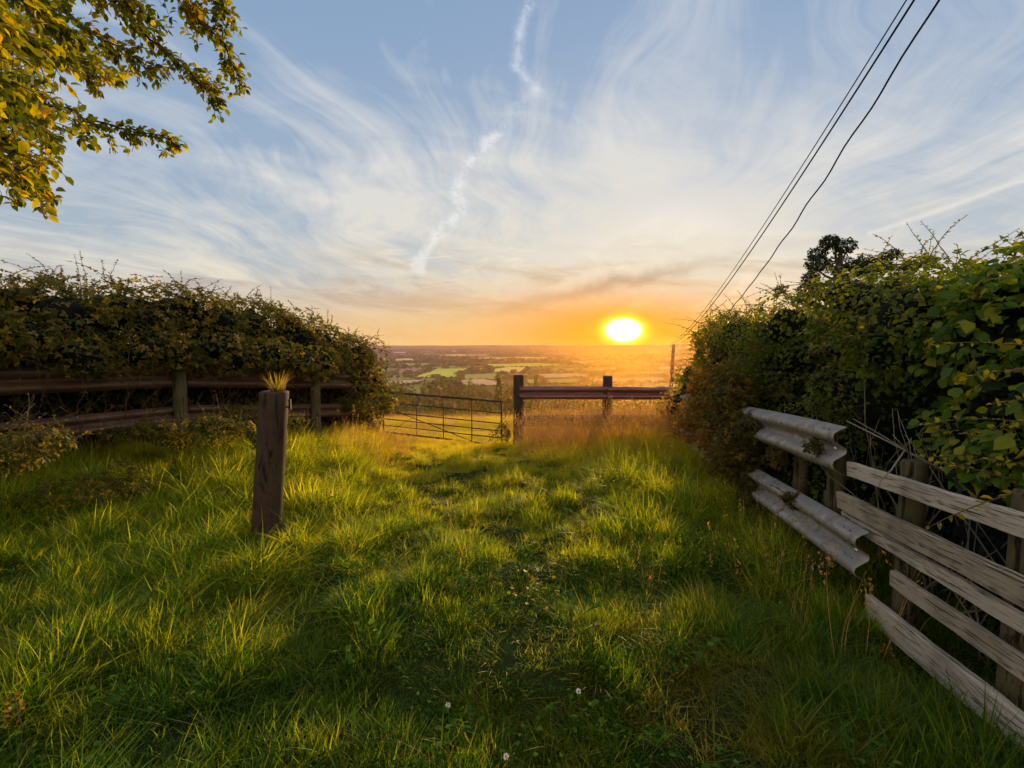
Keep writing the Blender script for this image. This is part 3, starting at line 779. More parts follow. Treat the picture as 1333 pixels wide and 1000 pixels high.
def shoots(starts, length, mat_leaf, mat_cane, parent, lsize, up=.6, droop=.8, nl=16, dirf=None, wide=.6, r=.0035, trio=True, detail=1):
    cm = MB(); C = []; D = []; Nn = []; S = []
    for s in starts:
        L = length*random.uniform(.5, 1.3)
        d = dirf(s) if dirf else Vector((random.uniform(-1, 1), random.uniform(-1, 1), up)).normalized()
        pts = []; p = Vector(s); v = d.copy()
        for i in range(9):
            pts.append(p.copy()); p = p+v*L/8; v = (v+Vector((random.gauss(0, .10), random.gauss(0, .10), -droop/8+random.gauss(0, .05)))).normalized()
        cm.tube(pts, np.linspace(r, r*.35, 9), 5)
        for i in range(nl):
            f = (i+random.random())/nl*8; a = int(min(7, f)); q = pts[a].lerp(pts[a+1], f-a); tv = (pts[a+1]-pts[a]).normalized()
            sd = Vector((random.gauss(0, 1), random.gauss(0, 1), random.gauss(0, .5))).normalized()
            dd = (tv*.5+sd).normalized(); nn = Vector((random.gauss(0, .5), random.gauss(0, .5), 1))
            sz = lsize*random.uniform(.6, 1.15)*(1-.45*(i/nl))
            C.append(q); D.append(dd); Nn.append(nn); S.append(sz)
            if trio and random.random() < .7:
                side = dd.cross(nn).normalized()
                for sg in (-1, 1): C.append(q); D.append((dd*.3+side*sg).normalized()); Nn.append(nn); S.append(sz*.75)
    V, fs, rv = leaves(np.array(C), np.array(D), np.array(Nn), np.array(S), wide, detail)
    lm = MB(); lm.add(V, fs, rv)
    a = place(cm, 'cane', mat_cane, parent); b = place(lm, 'shoot_leaves', mat_leaf, parent); return a, b

def left_hedge():
    t = thing('bramble_hedge', (lf(7)-.6, 7, gz(lf(7), 7)), 'long dark bramble hedge arching over the left guard rail', 'hedge')
    blobs = []
    for y in np.arange(3.2, 10.8, .33):
        x = lf(y)-.55; g = gz(x, y)
        top = np.interp(y, [3.2, 5.5, 7, 8.5, 9.5, 10.5, 11.0, 11.6], [2.60, 2.42, 2.38, 2.30, 2.10, 1.72, 1.30, .80])
        for _ in range(3):
            xx = x+random.uniform(-.55, .55); yy = y+random.uniform(-.2, .2); rz = random.uniform(.3, .48)
            blobs.append(((xx, yy, top-rz+random.uniform(-.12, .07)), (random.uniform(.38, .6), random.uniform(.35, .5), rz)))
        # apron hanging over the rail
        low = np.interp(y, [3.2, 6, 8, 9.5, 10.3, 11.6], [1.22, 1.17, .99, .76, .4, -.5])
        for _ in range(3):
            rz = .26; blobs.append(((x+random.uniform(.40, .98 if y < 9.3 else .55), y+random.uniform(-.2, .2), low+rz+random.uniform(0, .25)), (random.uniform(.24, .36), .36, rz)))
        zz = np.interp(y, [3, 11.6], [.2, -.7])
        blobs.append(((x-.35, y, (top+zz)/2-.2), (.45, .45, (top-zz)/2)))
    for _ in range(26):
        y = random.uniform(9.7, 11.1); x = lf(y)+random.uniform(-1.0, -.02); top = np.interp(y, [9.9, 10.6, 11.2, 11.7], [1.75, 1.35, .9, .35])
        z = random.uniform(gz(x, y)+.2, top-.25); blobs.append(((x, y, z), (.36, .36, .34)))
    mb, q = foliage(blobs, 78000, .052, M['bramble'], 'foliage', t, .66, 1, (.70, 1.16), .5, True, rndbias=.12)
    place(mb, 'foliage', M['bramble'], t)
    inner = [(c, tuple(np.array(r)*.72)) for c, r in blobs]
    shade_core(blobs, .50, t)
    mb2, _ = foliage(inner, 16000, .05, M['dark_leaf'], 'inner_shade_foliage', t, .8, 1, (.5, .95), 0.)
    place(mb2, 'inner_shade_foliage', M['dark_leaf'], t)
    top = q[np.argsort(-q[:, 2]+.0)]; cand = q[(q[:, 2] > np.interp(q[:, 1], [3, 5.5, 7, 8.5, 9.5, 10.5, 11.6], [2.45, 2.3, 2.25, 2.15, 1.95, 1.5, .7]))]
    st = [Vector(cand[i]) for i in rng.choice(len(cand), min(210, len(cand)), replace=False)]
    shoots(st, .36, M['bramble'], M['cane'], t, .046, .7, .8, 15)
    cand = q[q[:, 0] > lf(q[:, 1])-.35]; st = [Vector(cand[i]) for i in rng.choice(len(cand), 220)]
    shoots(st, .42, M['bramble'], M['cane'], t, .046, .2, .9, 14, dirf=lambda s: Vector((.8, random.uniform(-.9, .5), random.uniform(-.3, .5))).normalized())
    # canes that hang down in front of the rails
    st = []
    for px, py in ((75, 440), (170, 440), (205, 430), (245, 440), (300, 450), (20, 420), (120, 445), (340, 455), (370, 460), (395, 455), (280, 470), (440, 440), (10, 450), (45, 455), (100, 455), (140, 450), (190, 460), (220, 450), (265, 455), (320, 460), (350, 470), (380, 465), (150, 470), (60, 470)):
        p = Pplane(px, py, LF_A, LF_B, .45); st.append(p)
    shoots(st, .62, M['bramble'], M['cane'], t, .050, 0, .9, 14, dirf=lambda s: Vector((random.uniform(.0, .3), random.uniform(-.5, .4), -.9)).normalized())
    # shaded dry stems in the gap under the rails
    cm = MB()
    for _ in range(260):
        y = random.uniform(3.5, 11); x = lf(y)-random.uniform(.15, .6); z0 = gz(x, y); p = Vector((x, y, z0)); v = Vector((random.gauss(0, .4), random.gauss(0, .4), 1)).normalized(); pts = []
        for i in range(6): pts.append(p.copy()); p = p+v*random.uniform(.15, .32); v = (v+Vector((random.gauss(0, .25), random.gauss(0, .25), 0))).normalized()
        cm.tube(pts, .005, 4)
    place(cm, 'stem', M['cane'], t)
    # added dark lumps and leaves painting the shade behind
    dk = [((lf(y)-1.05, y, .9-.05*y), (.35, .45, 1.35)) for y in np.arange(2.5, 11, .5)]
    shade_core(dk, .9, t)
    mb3, _ = foliage(dk, 9000, .07, M['dark_leaf'], 'added_shade_foliage', t, .8, 1, (.7, 1.), 0.)
    place(mb3, 'added_shade_foliage', M['dark_leaf'], t)
left_hedge()
def small_bush(name, px, py, y, rad, n, size, mat, label, cat, shootn=12, trio=True, wide=.62):
    p = P(px, py, y); t = thing(name, (p.x, p.y, gz(p.x, p.y)), label, cat)
    blobs = []
    for _ in range(9):
        blobs.append(((p.x+random.uniform(-.6, .6)*rad[0], p.y+random.uniform(-.6, .6)*rad[1], p.z+random.uniform(-.5, .5)*rad[2]), (rad[0]*.5, rad[1]*.5, rad[2]*.55)))
    mb, q = foliage(blobs, n, size, mat, 'foliage', t, wide, 1, (.5, 1.1), .4, trio); place(mb, 'foliage', mat, t)
    shoots([Vector(q[i]) for i in rng.choice(len(q), shootn)], .35, mat, M['cane'], t, size, .8, .7, 9)
    return t
small_bush('bramble_bush', 20, 585, 4.1, (.5, .4, .17), 1500, .040, M['bramble'], 'low bramble bush at the left edge in front of the guard rail', 'bush', 70)
small_bush('bramble_bush', 110, 632, 4.5, (.6, .4, .12), 1300, .034, M['bramble'], 'low straggling bramble in the grass below the left guard rail', 'bush', 12)
small_bush('bramble_bush', 470, 525, 9.6, (.75, .5, .26), 2300, .040, M['bramble'], 'straggling bush at the foot of the bramble hedge, beside the gate end', 'bush', 40)
small_bush('bramble_bush', 250, 560, 5.9, (1.2, .3, .15), 3000, .040, M['bramble'], 'straggling weeds under the lower rail of the left crash barrier, behind the foreground post', 'bush', 40)
small_bush('shrub', 330, 548, 7.3, (.8, .4, .28), 2600, .034, M['bramble'], 'dark low shrub in the grass behind the foreground post', 'bush', 10)
small_bush('shrub', 651, 566, 10.9, (.28, .3, .34), 1200, .034, M['bramble'], 'small dark shrub at the foot of the gatepost', 'bush', 5)

def rf(y): return RF_A+RF_B*y
def right_hedge():
    def holes(q):
        n = np.sin(q[:, 1]*5.1+1.3*np.sin(q[:, 2]*3.7+q[:, 0]))+np.sin(q[:, 2]*6.3+1.1*np.sin(q[:, 1]*2.9)+1.7)+.7*np.sin(q[:, 0]*7+q[:, 1]*9.1)+.6*np.sin(q[:, 2]*13+q[:, 1]*11)
        return (n > np.interp(q[:, 2], [0., .9, 1.6, 2.2], [-.1, -.5, -1.5, -2.4])) | (rng.random(len(q)) < .18)
    # hawthorn hedge mid-distance
    t = thing('hawthorn_hedge', (rf(7.5)+.9, 7.5, gz(rf(7)+.9, 7.5)), 'big hawthorn hedge behind the right guard rail, orange lit at its far end', 'hedge')
    blobs = []
    for y in np.arange(3.6, 11.4, .33):
        top = np.interp(y, [3.6, 4.4, 5.2, 6.5, 7.5, 8.5, 9.3, 10.2, 11.4], [2.08, 2.02, 1.94, 1.98, 2.0, 1.50, .95, .35, -.3])
        for _ in range(4):
            off = random.uniform(.35, 1.5); rz = random.uniform(.2, .5)
            blobs.append(((rf(y)+off, y+random.uniform(-.2, .2), top-rz+random.uniform(-.45, .14)), (random.uniform(.34, .55), random.uniform(.34, .5), rz)))
        g = gz(rf(y), y)
        lean = np.interp(y, [3.6, 5.2, 6, 7.5, 9, 11], [.45, .42, .28, .18, .10, .0])
        for _ in range(3):
            z = random.uniform(g+.2, top-.5); blobs.append(((rf(y)+lean+random.uniform(-.14, .35), y, z), (random.uniform(.2, .36), random.uniform(.22, .40), random.uniform(.2, .38))))
    col = lambda q: .60*sst(6.2, 9.5, q[:, 1])-.12*sst(6.5, 3.5, q[:, 1])+.10*np.sin(q[:, 1]*4.3+q[:, 2]*2)+.10*np.sin(q[:, 2]*5.7+q[:, 0]*4)  # leaf colour carries the sun's orange at the far end and shading patches
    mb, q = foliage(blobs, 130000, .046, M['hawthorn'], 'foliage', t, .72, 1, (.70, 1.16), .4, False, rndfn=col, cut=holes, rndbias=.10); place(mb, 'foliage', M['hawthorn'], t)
    mb2, _ = foliage([(c, tuple(np.array(r)*.7)) for c, r in blobs], 14000, .055, M['dark_leaf'], 'inner_shade_foliage', t, .8, 1, (.5, .95), 0.); place(mb2, 'inner_shade_foliage', M['dark_leaf'], t)
    shade_core(blobs, .50, t)
    cand = q[q[:, 2] > np.interp(q[:, 1], [3.6, 4.4, 5.2, 6.5, 7.5, 8.5, 9.3, 10.2, 11.4], [2.0, 1.95, 1.8, 1.8, 1.8, 1.3, .7, .1, -.5])]
    st = [Vector(cand[i]) for i in rng.choice(len(cand), 240)]
    shoots(st, .30, M['hawthorn'], M['cane'], t, .038, .9, .4, 16, trio=False)
    cand = q[(q[:, 0] < rf(q[:, 1])+.5)]
    st = [Vector(cand[i]) for i in rng.choice(len(cand), 240)]
    shoots(st, .45, M['hawthorn'], M['cane'], t, .034, .3, .6, 14, trio=False, dirf=lambda s: Vector((-.7, random.uniform(-.8, .3), random.uniform(-.1, .7))).normalized())
    cand = q[(q[:, 0] < rf(q[:, 1])+1.1) & (q[:, 1] < 7.5)]
    st = [Vector(cand[i]) for i in rng.choice(len(cand), 380)]
    shoots(st, .46, M['hazel'], M['cane'], t, .050, .3, .5, 12, trio=False, dirf=lambda s: Vector((-.9, random.uniform(-.9, .2), random.uniform(-.2, .5))).normalized())  # lighter leaves added as sunlit sprays, the brightness is in their colour
    # bramble growing through the rails, orange sunlight painted into its leaves
    t = thing('bramble_bush', (rf(5.5), 5.5, gz(rf(5.5), 5.5)), 'orange-lit bramble bush growing through the galvanised guard rail', 'bush')
    bl = []
    for (px, py, s) in ((920, 520, .42), (918, 500, .35), (930, 545, .4), (912, 535, .25), (922, 575, .25), (940, 500, .45), (955, 520, .45), (975, 560, .30), (965, 590, .5), (940, 560, .5), (945, 600, .36), (948, 635, .30), (905, 545, .5), (975, 640, .2), (1030, 650, .10), (1010, 596, .12), (1062, 575, .08)):
        p = Pplane(px, py, RF_A, RF_B, -.12); bl.append((tuple(p), (s*.5, s*.7, s*.62)))
    col2 = lambda q: .55*sst(5.2, 8.5, q[:, 1])-.30*sst(6.2, 4.2, q[:, 1])  # more orange towards the sun, its glow put into the leaf colour
    mb, q = foliage(bl, 11000, .038, M['rusty_sunlit_leaf'], 'foliage', t, .66, 1, (.3, 1.3), .3, True, rndfn=col2); place(mb, 'foliage', M['rusty_sunlit_leaf'], t)
    shoots([Vector(q[i]) for i in rng.choice(len(q), 150)], .40, M['rusty_sunlit_leaf'], M['cane'], t, .032, .4, .8, 13)
    # hedge bottom behind the boards, its shade painted dark into the leaves
    t = thing('hedge_bottom', (rf(2)+.8, 2.2, gz(rf(2)+.8, 2.2)), 'dark shaded hedge bottom with bare stems right behind the timber boards', 'hedge')
    bl = [((rf(y)+random.uniform(.62, 1.2), y, z), (.34, .34, .36)) for y in np.arange(.4, 5.6, .22) for z in (0., .4, .8, 1.15)]
    shade_core(bl, .75, t)
    mb, q = foliage(bl, 20000, .05, M['dark_leaf'], 'foliage', t, .7, 1, (.7, 1.1), .2); place(mb, 'foliage', M['dark_leaf'], t)
    cm = MB()
    for _ in range(130):
        y = random.uniform(.6, 6); x = rf(y)+random.uniform(.26, .6); p = Vector((x, y, gz(x, y)-.05)); v = Vector((abs(random.gauss(0, .2)), random.gauss(0, .4), 1)).normalized(); pts = []
        for i in range(7): pts.append(p.copy()); p = p+v*random.uniform(.12, .3); v = (v+Vector((random.gauss(0, .16), random.gauss(0, .3), 0))).normalized()
        cm.tube(pts, np.linspace(random.uniform(.003, .009), .002, 7), 4)
    place(cm, 'stem', M['deadtwig'], t)
    # broad-leaved hazel close by
    t = thing('hazel_bush', (rf(2.6)+.6, 2.6, gz(rf(2.6)+.6, 2.6)), 'broad-leaved hazel bush leaning over the top timber board at the right edge', 'bush')
    bl = []
    for (px, py, yy, s) in ((1180, 455, 3.6, .38), (1240, 420, 3.2, .38), (1290, 415, 2.9, .36), (1335, 390, 2.6, .34), (1330, 440, 2.5, .40), (1260, 470, 3.0, .40), (1150, 425, 4.2, .42), (1100, 445, 4.6, .42),
                            (1330, 530, 2.3, .30), (1290, 570, 2.35, .22), (1250, 560, 2.6, .22), (1330, 610, 2.1, .24), (1290, 620, 2.2, .18), (1370, 420, 2.5, .5), (1390, 540, 2.2, .4), (1380, 620, 2.0, .3), (1200, 405, 3.8, .33), (1310, 650, 2.05, .11), (1120, 480, 4.4, .35), (1400, 385, 2.7, .4)):
        p = P(px, py, yy); bl.append((tuple(p), (s*.8, s*.8, s*.8)))
    mb, q = foliage(bl, 6400, .062, M['hazel'], 'foliage', t, .78, 2, (.55, 1.25), .7, cut=holes, rndbias=.08); place(mb, 'foliage', M['hazel'], t)
    mb, _ = foliage([(c, tuple(np.array(r)*.75)) for c, r in bl], 2600, .10, M['dark_leaf'], 'inner_shade_foliage', t, .8, 1, (.4, .9), .2); place(mb, 'inner_shade_foliage', M['dark_leaf'], t)
    shade_core(bl, .42, t)
    tp = [Vector(q[i]) for i in rng.choice(len(q), 400) if q[i][2] > CAMZ+.16*q[i][1]]
    shoots(tp[:40], .16, M['hazel'], M['cane'], t, .06, 1.0, .2, 9, trio=False, wide=.8, detail=2)
    sd = [P(px, py, y) for px, py, y in ((1290, 420, 2.5), (1310, 400, 2.3), (1325, 370, 2.2), (1275, 385, 2.6), (1240, 390, 2.9))]
    shoots(sd, .26, M['hazel'], M['cane'], t, .085, 1.0, .1, 10, trio=False, wide=.85, detail=2)
    # yellowing sprays near the board
    t = thing('elm_sapling', (rf(2)+.3, 2.1, gz(rf(2)+.3, 2.1)), 'sapling with yellow and green oval leaves hanging over the top timber board', 'sapling')
    sd = [P(px, py, y) for px, py, y in ((1340, 480, 1.95), (1350, 520, 1.9), (1345, 550, 1.95), (1330, 590, 2.0), (1350, 600, 1.95), (1340, 630, 1.95), (1320, 560, 2.1), (1350, 450, 2.0), (1330, 640, 1.9), (1290, 560, 2.3), (1310, 600, 2.1))]
    shoots(sd, .30, M['yellow_leaf'], M['cane'], t, .045, 0, .35, 15, trio=False, wide=.6, detail=2, dirf=lambda s: Vector((-1, random.uniform(-.2, .8), random.uniform(-.25, .35))).normalized())
right_hedge()
def dead_twig():
    a = [P(1102, 548, 2.75), P(1150, 572, 2.6), P(1185, 590, 2.5), P(1240, 620, 2.45)]
    t = thing('dead_branch', a[-1], 'bare pale dead twig poking out above the top timber board', 'branch')
    mb = MB(); mb.tube(a, [.003, .004, .006, .008], 6)
    mb.tube([P(1110, 545, 2.8), P(1150, 568, 2.65), P(1184, 589, 2.51)], [.002, .003, .004], 5)
    mb.tube([P(1178, 586, 2.5), P(1160, 612, 2.42), P(1146, 626, 2.38), P(1145, 634, 2.36)], [.005, .004, .003, .002], 5)
    mb.tube([P(1185, 590, 2.5), P(1170, 575, 2.5), P(1162, 566, 2.5)], [.004, .003, .002], 5)
    place(mb, 'twig', M['deadtwig'], t)
dead_twig()

# ------------------------------------------------------------------ pine beyond the hedge
def pine():
    D0 = 15.0
    b = P(1090, 420, D0); zt = P(1085, 306, D0).z; g = gz(b.x, b.y)
    t = thing('pine_tree', (b.x, b.y, g), 'dark flat-topped pine tree rising behind the right hedge', 'tree')
    mb = MB(); mb.tube([(b.x, b.y, g-.2), (b.x+.05, b.y, g+1.6), (b.x-.05, b.y, zt-1.4), (b.x, b.y, zt-.4)], [.20, .16, .11, .05], 8)
    bl = []
    for px, py, rx, rz in ((1087, 316, .50, .20), (1070, 328, .45, .2), (1105, 322, .5, .2), (1060, 345, .42, .25), (1090, 345, .65, .25), (1120, 348, .55, .22), (1050, 362, .4, .22), (1130, 340, .35, .16), (1160, 332, .42, .17), (1150, 345, .4, .2), (1180, 345, .45, .18), (1205, 338, .3, .14), (1170, 365, .6, .3), (1100, 375, .9, .35), (1060, 380, .6, .3), (1015, 378, .25, .10), (1140, 380, .7, .3)):
        for _ in range(3):
            p = P(px+random.uniform(-9, 9), py+random.uniform(-3, 3), D0+random.uniform(-.5, .5)); bl.append((tuple(p), (rx*.5, rx*.5, rz*.8)))
        mb.tube([(b.x, b.y, zt-1.6+random.uniform(0, .5)), tuple(P((px+1088)/2, py+14, D0)), tuple(P(px, py+3, D0))], [.05, .035, .015], 5)
    place(mb, 'trunk', M['bark'], t)
    m2, _ = foliage(bl, 16000, .085, M['pine'], 'crown', t, .5, 1, (.5, 1.1), .5); place(m2, 'crown', M['pine'], t)
pine()

# ------------------------------------------------------------------ overhanging tree, top left
def overhang():
    base = Vector((-4.6, 1.3, gz(-4.6, 1.3)))
    t = thing('cherry_tree', base, 'tree at the left whose leafy yellow-green branches hang into the top left corner', 'tree')
    fork = Vector((-4.2, 1.5, 3.2))
    tm = MB(); tm.tube([base-Vector((0, 0, .3)), base+Vector((.05, .05, 1.5)), fork, Vector((-3.9, 1.5, 4.6))], [.17, .14, .12, .09], 12); place(tm, 'trunk', M['bark'], t)
    br = [[(-260, -60, 1.7), (-50, 70, 2.0), (60, 130, 2.4), (150, 165, 2.8), (236, 188, 3.1)],
          [(-200, -300, 2.0), (60, -60, 2.5), (180, 30, 2.9), (245, 95, 3.1), (290, 138, 3.3)],
          [(60, -160, 2.4), (200, -40, 2.9), (280, 40, 3.2), (316, 103, 3.4)],
          [(-260, 120, 1.6), (-60, 180, 1.8), (20, 222, 2.0), (68, 246, 2.3)],
          [(-150, -120, 2.0), (40, -10, 2.4), (130, 50, 2.7), (205, 92, 2.9)],
          [(-150, 0, 1.8), (20, 50, 2.1), (90, 80, 2.4), (135, 96, 2.6)],
          [(-200, 60, 1.5), (-40, 110, 1.8), (30, 140, 2.1), (75, 190, 2.4)],
          [(-200, 60, 1.7), (-40, 150, 2.0), (20, 190, 2.1), (40, 225, 2.3)],
          [(-100, -200, 2.2), (50, -90, 2.4), (140, -20, 2.6), (190, 20, 2.8)],
          [(-100, -150, 1.7), (0, -40, 1.9), (60, 20, 2.1), (95, 50, 2.3)],
          [(-200, 0, 1.4), (-60, 10, 1.6), (10, 30, 1.75), (45, 60, 1.9)],
          [(-200, 90, 1.4), (-60, 90, 1.6), (-10, 100, 1.7), (30, 120, 1.9)],
          [(100, -200, 2.6), (210, -90, 2.9), (270, -20, 3.1), (300, 20, 3.2)],
          [(-60, -260, 2.4), (110, -120, 2.7), (220, -40, 3.0), (262, 30, 3.2)]]
    C = []; D = []; Nn = []; S = []; Rn = []
    cm = MB()
    def leafy(pts, n, sz, jit):
        for i in range(n):
            f = random.random()**.8*(len(pts)-1.001); a = int(f); q = pts[a].lerp(pts[a+1], f-a); tv = (pts[a+1]-pts[a]).normalized()
            sd = Vector((random.gauss(0, 1), random.gauss(0, 1), random.gauss(0, 1)-.35)).normalized()
            C.append(q+sd*random.random()*jit); D.append((tv*.6+sd).normalized()); Nn.append(Vector((random.gauss(0, .8), random.gauss(0, .8), 1))); S.append(sz*random.uniform(.6, 1.2))
            Rn.append(random.random())
    for b in br:
        pts = [P(*q) for q in b]
        fine_ = []
        for a, c in zip(pts[:-1], pts[1:]):
            for k in range(4): fine_.append(a.lerp(c, k/4)+Vector((random.gauss(0, .012), random.gauss(0, .012), random.gauss(0, .012))))
        fine_.append(pts[-1])
        mid = fork.lerp(fine_[0], .5)+Vector((0, 0, .15))
        cm.tube([fork, mid]+fine_, np.concatenate([[.05, .03], np.linspace(.011, .0018, len(fine_))]), 6)
        leafy(fine_[3:], 95, .042, .05)
        for k in range(2, len(fine_)-1):
            for _ in range(3):
                s = fine_[k]; tv = (fine_[k+1]-fine_[k]).normalized()
                d = (tv+Vector((random.gauss(0, .7), random.gauss(0, .5), random.gauss(-.15, .6)))).normalized()
                L = random.uniform(.12, .34)*(1-.55*k/len(fine_)); tw = [s]
                for i in range(4): d = (d+Vector((0, 0, -.12))+Vector((random.gauss(0, .1), random.gauss(0, .1), random.gauss(0, .1)))).normalized(); tw.append(tw[-1]+d*L/4)
                cm.tube(tw, np.linspace(.0025, .001, 5), 4)
                leafy(tw, 14, .042, .015)
    place(cm, 'branch', M['bark'], t)
    V, fs, rv = leaves(np.array(C), np.array(D), np.array(Nn), np.array(S), .58, 2, np.array(Rn)); lm = MB(); lm.add(V, fs, rv)
    place(lm, 'foliage', M['cherry'], t)
overhang()

# ------------------------------------------------------------------ power line
def power():
    Y = 46.0; top = P(877, 449, Y); g = gz(top.x, Y)
    t = thing('utility_pole', (top.x, Y, g), 'slim wooden electricity pole on the slope beyond the right hedge', 'pole')
    mb = MB(); mb.tube([(top.x-.35, Y, g-1), (top.x, Y, top.z+.05)], [.22, .15], 10); o = place(mb, 'pole', M['post'], t)
    mb = MB(); mb.box((top.x, Y, top.z-.12), (.62, .07, .07)); place(mb, 'crossarm', M['post'], t)
    for k in (-.28, 0, .28):
        mb = MB(); mb.tube([(top.x+k, Y, top.z-.1), (top.x+k, Y, top.z+.12)], [.05, .035], 8); place(mb, 'insulator', M['deadtwig'], t)
    for i, (px, r, wav, lab, mid) in enumerate(((1180, .013, 0, 'leftmost thin overhead cable of the three', (990, 300)), (1190, .020, 0, 'middle overhead cable of the three, close beside the thin one', (996, 300)), (1222, .020, .02, 'rightmost slightly wavy overhead cable of the three', (1025, 305)))):
        A = Vector((top.x+(-.28, 0, .28)[i], Y, top.z+.08)); C = P(px, 0, 8.5)
        E = C+(C-A)*(16/37.5)
        Mx = ray(*mid)
        # sag so the cable passes the sight line of `mid`
        pts = []
        best = None
        for s in np.linspace(0, 3, 61):
            def f(tt): return A.lerp(C, tt)-Vector((0, 0, s*4*tt*(1-tt)))
            dmin = min((((f(tt).x/f(tt).y)-Mx.x/Mx.y)**2+((f(tt).z-CAMZ)/f(tt).y-Mx.z/Mx.y)**2) for tt in np.linspace(.2, .99, 80))
            if best is None or dmin < best[0]: best = (dmin, s)
        s = best[1]
        for k in range(141):
            tt = 1.42*k/140; p = A.lerp(C, tt)-Vector((0, 0, s*4*tt*(1-tt)))
            if wav: p.x += wav*math.sin(k*1.1); p.z += wav*math.cos(k*.9)
            pts.append(p)
        mb = MB(); mb.tube(pts, r, 6); o = mb.build('power_cable', M['black']); tag(o, lab, 'cable')
power()

# ------------------------------------------------------------------ valley
def lump_tree_mesh(name, seed, kind='round'):
    rs = np.random.default_rng(seed); bl = []
    if kind == 'round':
        for _ in range(11):
            a = rs.uniform(0, 2*PI); r = rs.uniform(0, .34); bl.append(((r*math.cos(a), r*math.sin(a), rs.uniform(.38, .78)), (rs.uniform(.16, .26),)*2+(rs.uniform(.12, .2),)))
    elif kind == 'tall':
        for k in range(11): z = .2+.72*k/10; s = .22*(1-.75*abs(z-.4)/.6); bl.append(((rs.normal(0, .04), rs.normal(0, .04), z), (s, s, .12)))
    else:
        for _ in range(14):
            a = rs.uniform(0, 2*PI); r = rs.uniform(0, .6); bl.append(((r*math.cos(a), r*math.sin(a), rs.uniform(.25, .75-.3*r)), (rs.uniform(.18, .28),)*2+(rs.uniform(.16, .24),)))
    mb, _ = foliage(bl, 1500, .085, None, '', None, .9, 1, (.6, 1.08), .3)
    me = keep(mb, name+'_crown', M['tree_far']).data
    mt = MB(); mt.tube([(0, 0, -.05), (.01, 0, .3), (0, 0, .55)], [.035, .026, .012], 6)
    return me, keep(mt, name+'_trunk', M['bark_far']).data
M['bark_far'] = flat_mat('valley_bark', (.08, .06, .045), .9, haze=True)
KIND = {'round': [lump_tree_mesh('oak%d' % i, i) for i in range(4)], 'tall': [lump_tree_mesh('poplar', 9, 'tall')], 'wide': [lump_tree_mesh('thicket%d' % i, 20+i, 'wide') for i in range(2)]}
def vtree(name, x, y, h, w, kind, label, group=None, parts=True, cat='tree'):
    g = gz(x, y); cm, tm = random.choice(KIND[kind]); rz = random.uniform(0, 2*PI)
    if parts:
        t = thing(name, (x, y, g), label, cat, group, rz)
        for nm, me in (('crown', cm), ('trunk', tm)):
            o = bpy.data.objects.new(nm, me); link(o, t); o.scale = (w, w, h)
    else:
        o = bpy.data.objects.new(name, cm); link(o); o.location = (x, y, g-.12*h); o.rotation_euler = (0, 0, rz); o.scale = (w, w, h*1.1); tag(o, label, cat, group)
def by_px(name, px, ptop, y, wpx, kind, label, group=None):
    p = P(px, ptop, y); g = gz(p.x, y); h = max(4, p.z-g); vtree(name, p.x, y, h/.93, wpx*y/F/.85, kind, label, group)
by_px('conifer', 648, 502, 150, 26, 'tall', 'dark pointed conifer just left of the gatepost, beyond the meadow')
by_px('conifer', 697, 497, 300, 16, 'tall', 'small pointed conifer seen above the upper rail right of the gatepost')
GT = 'trees on the slope below the meadow'
LBL = 'rounded hedgerow tree among the crowded trees between meadow and valley fields'
for px, pt, y, w, k in ((560, 505, 230, 50, 'round'), (600, 508, 210, 45, 'round'), (530, 500, 300, 45, 'wide'), (575, 494, 380, 40, 'round'), (590, 491, 420, 34, 'round'), (620, 513, 170, 40, 'wide'), (640, 525, 140, 40, 'wide'),
                        (520, 515, 190, 50, 'wide'), (548, 520, 160, 45, 'wide'), (580, 519, 150, 50, 'round'), (610, 524, 130, 40, 'wide'), (625, 505, 260, 30, 'round'), (670, 515, 200, 36, 'wide'), (612, 497, 420, 30, 'wide'), (555, 498, 400, 30, 'wide'), (515, 496, 420, 40, 'wide'),
                        (700, 510, 260, 40, 'wide'), (735, 503, 330, 36, 'round'), (765, 500, 300, 30, 'round'), (760, 515, 220, 50, 'wide'), (800, 512, 230, 50, 'wide'), (840, 508, 260, 45, 'wide'), (875, 505, 300, 45, 'round'), (715, 524, 170, 36, 'wide'), (690, 533, 120, 40, 'wide'), (664, 512, 170, 34, 'round'), (658, 498, 420, 34, 'wide'), (668, 505, 260, 30, 'round'), (655, 528, 130, 34, 'wide'), (676, 499, 380, 30, 'wide'), (668, 530, 110, 30, 'wide'), (780, 530, 120, 44, 'wide'), (830, 532, 110, 46, 'wide'), (870, 525, 120, 46, 'wide'), (905, 505, 250, 50, 'round'), (935, 500, 250, 50, 'round'), (500, 505, 240, 50, 'round'), (480, 500, 300, 50, 'wide')):
    by_px('broadleaf_tree', px, pt, y, w*1.0, k, LBL, GT)
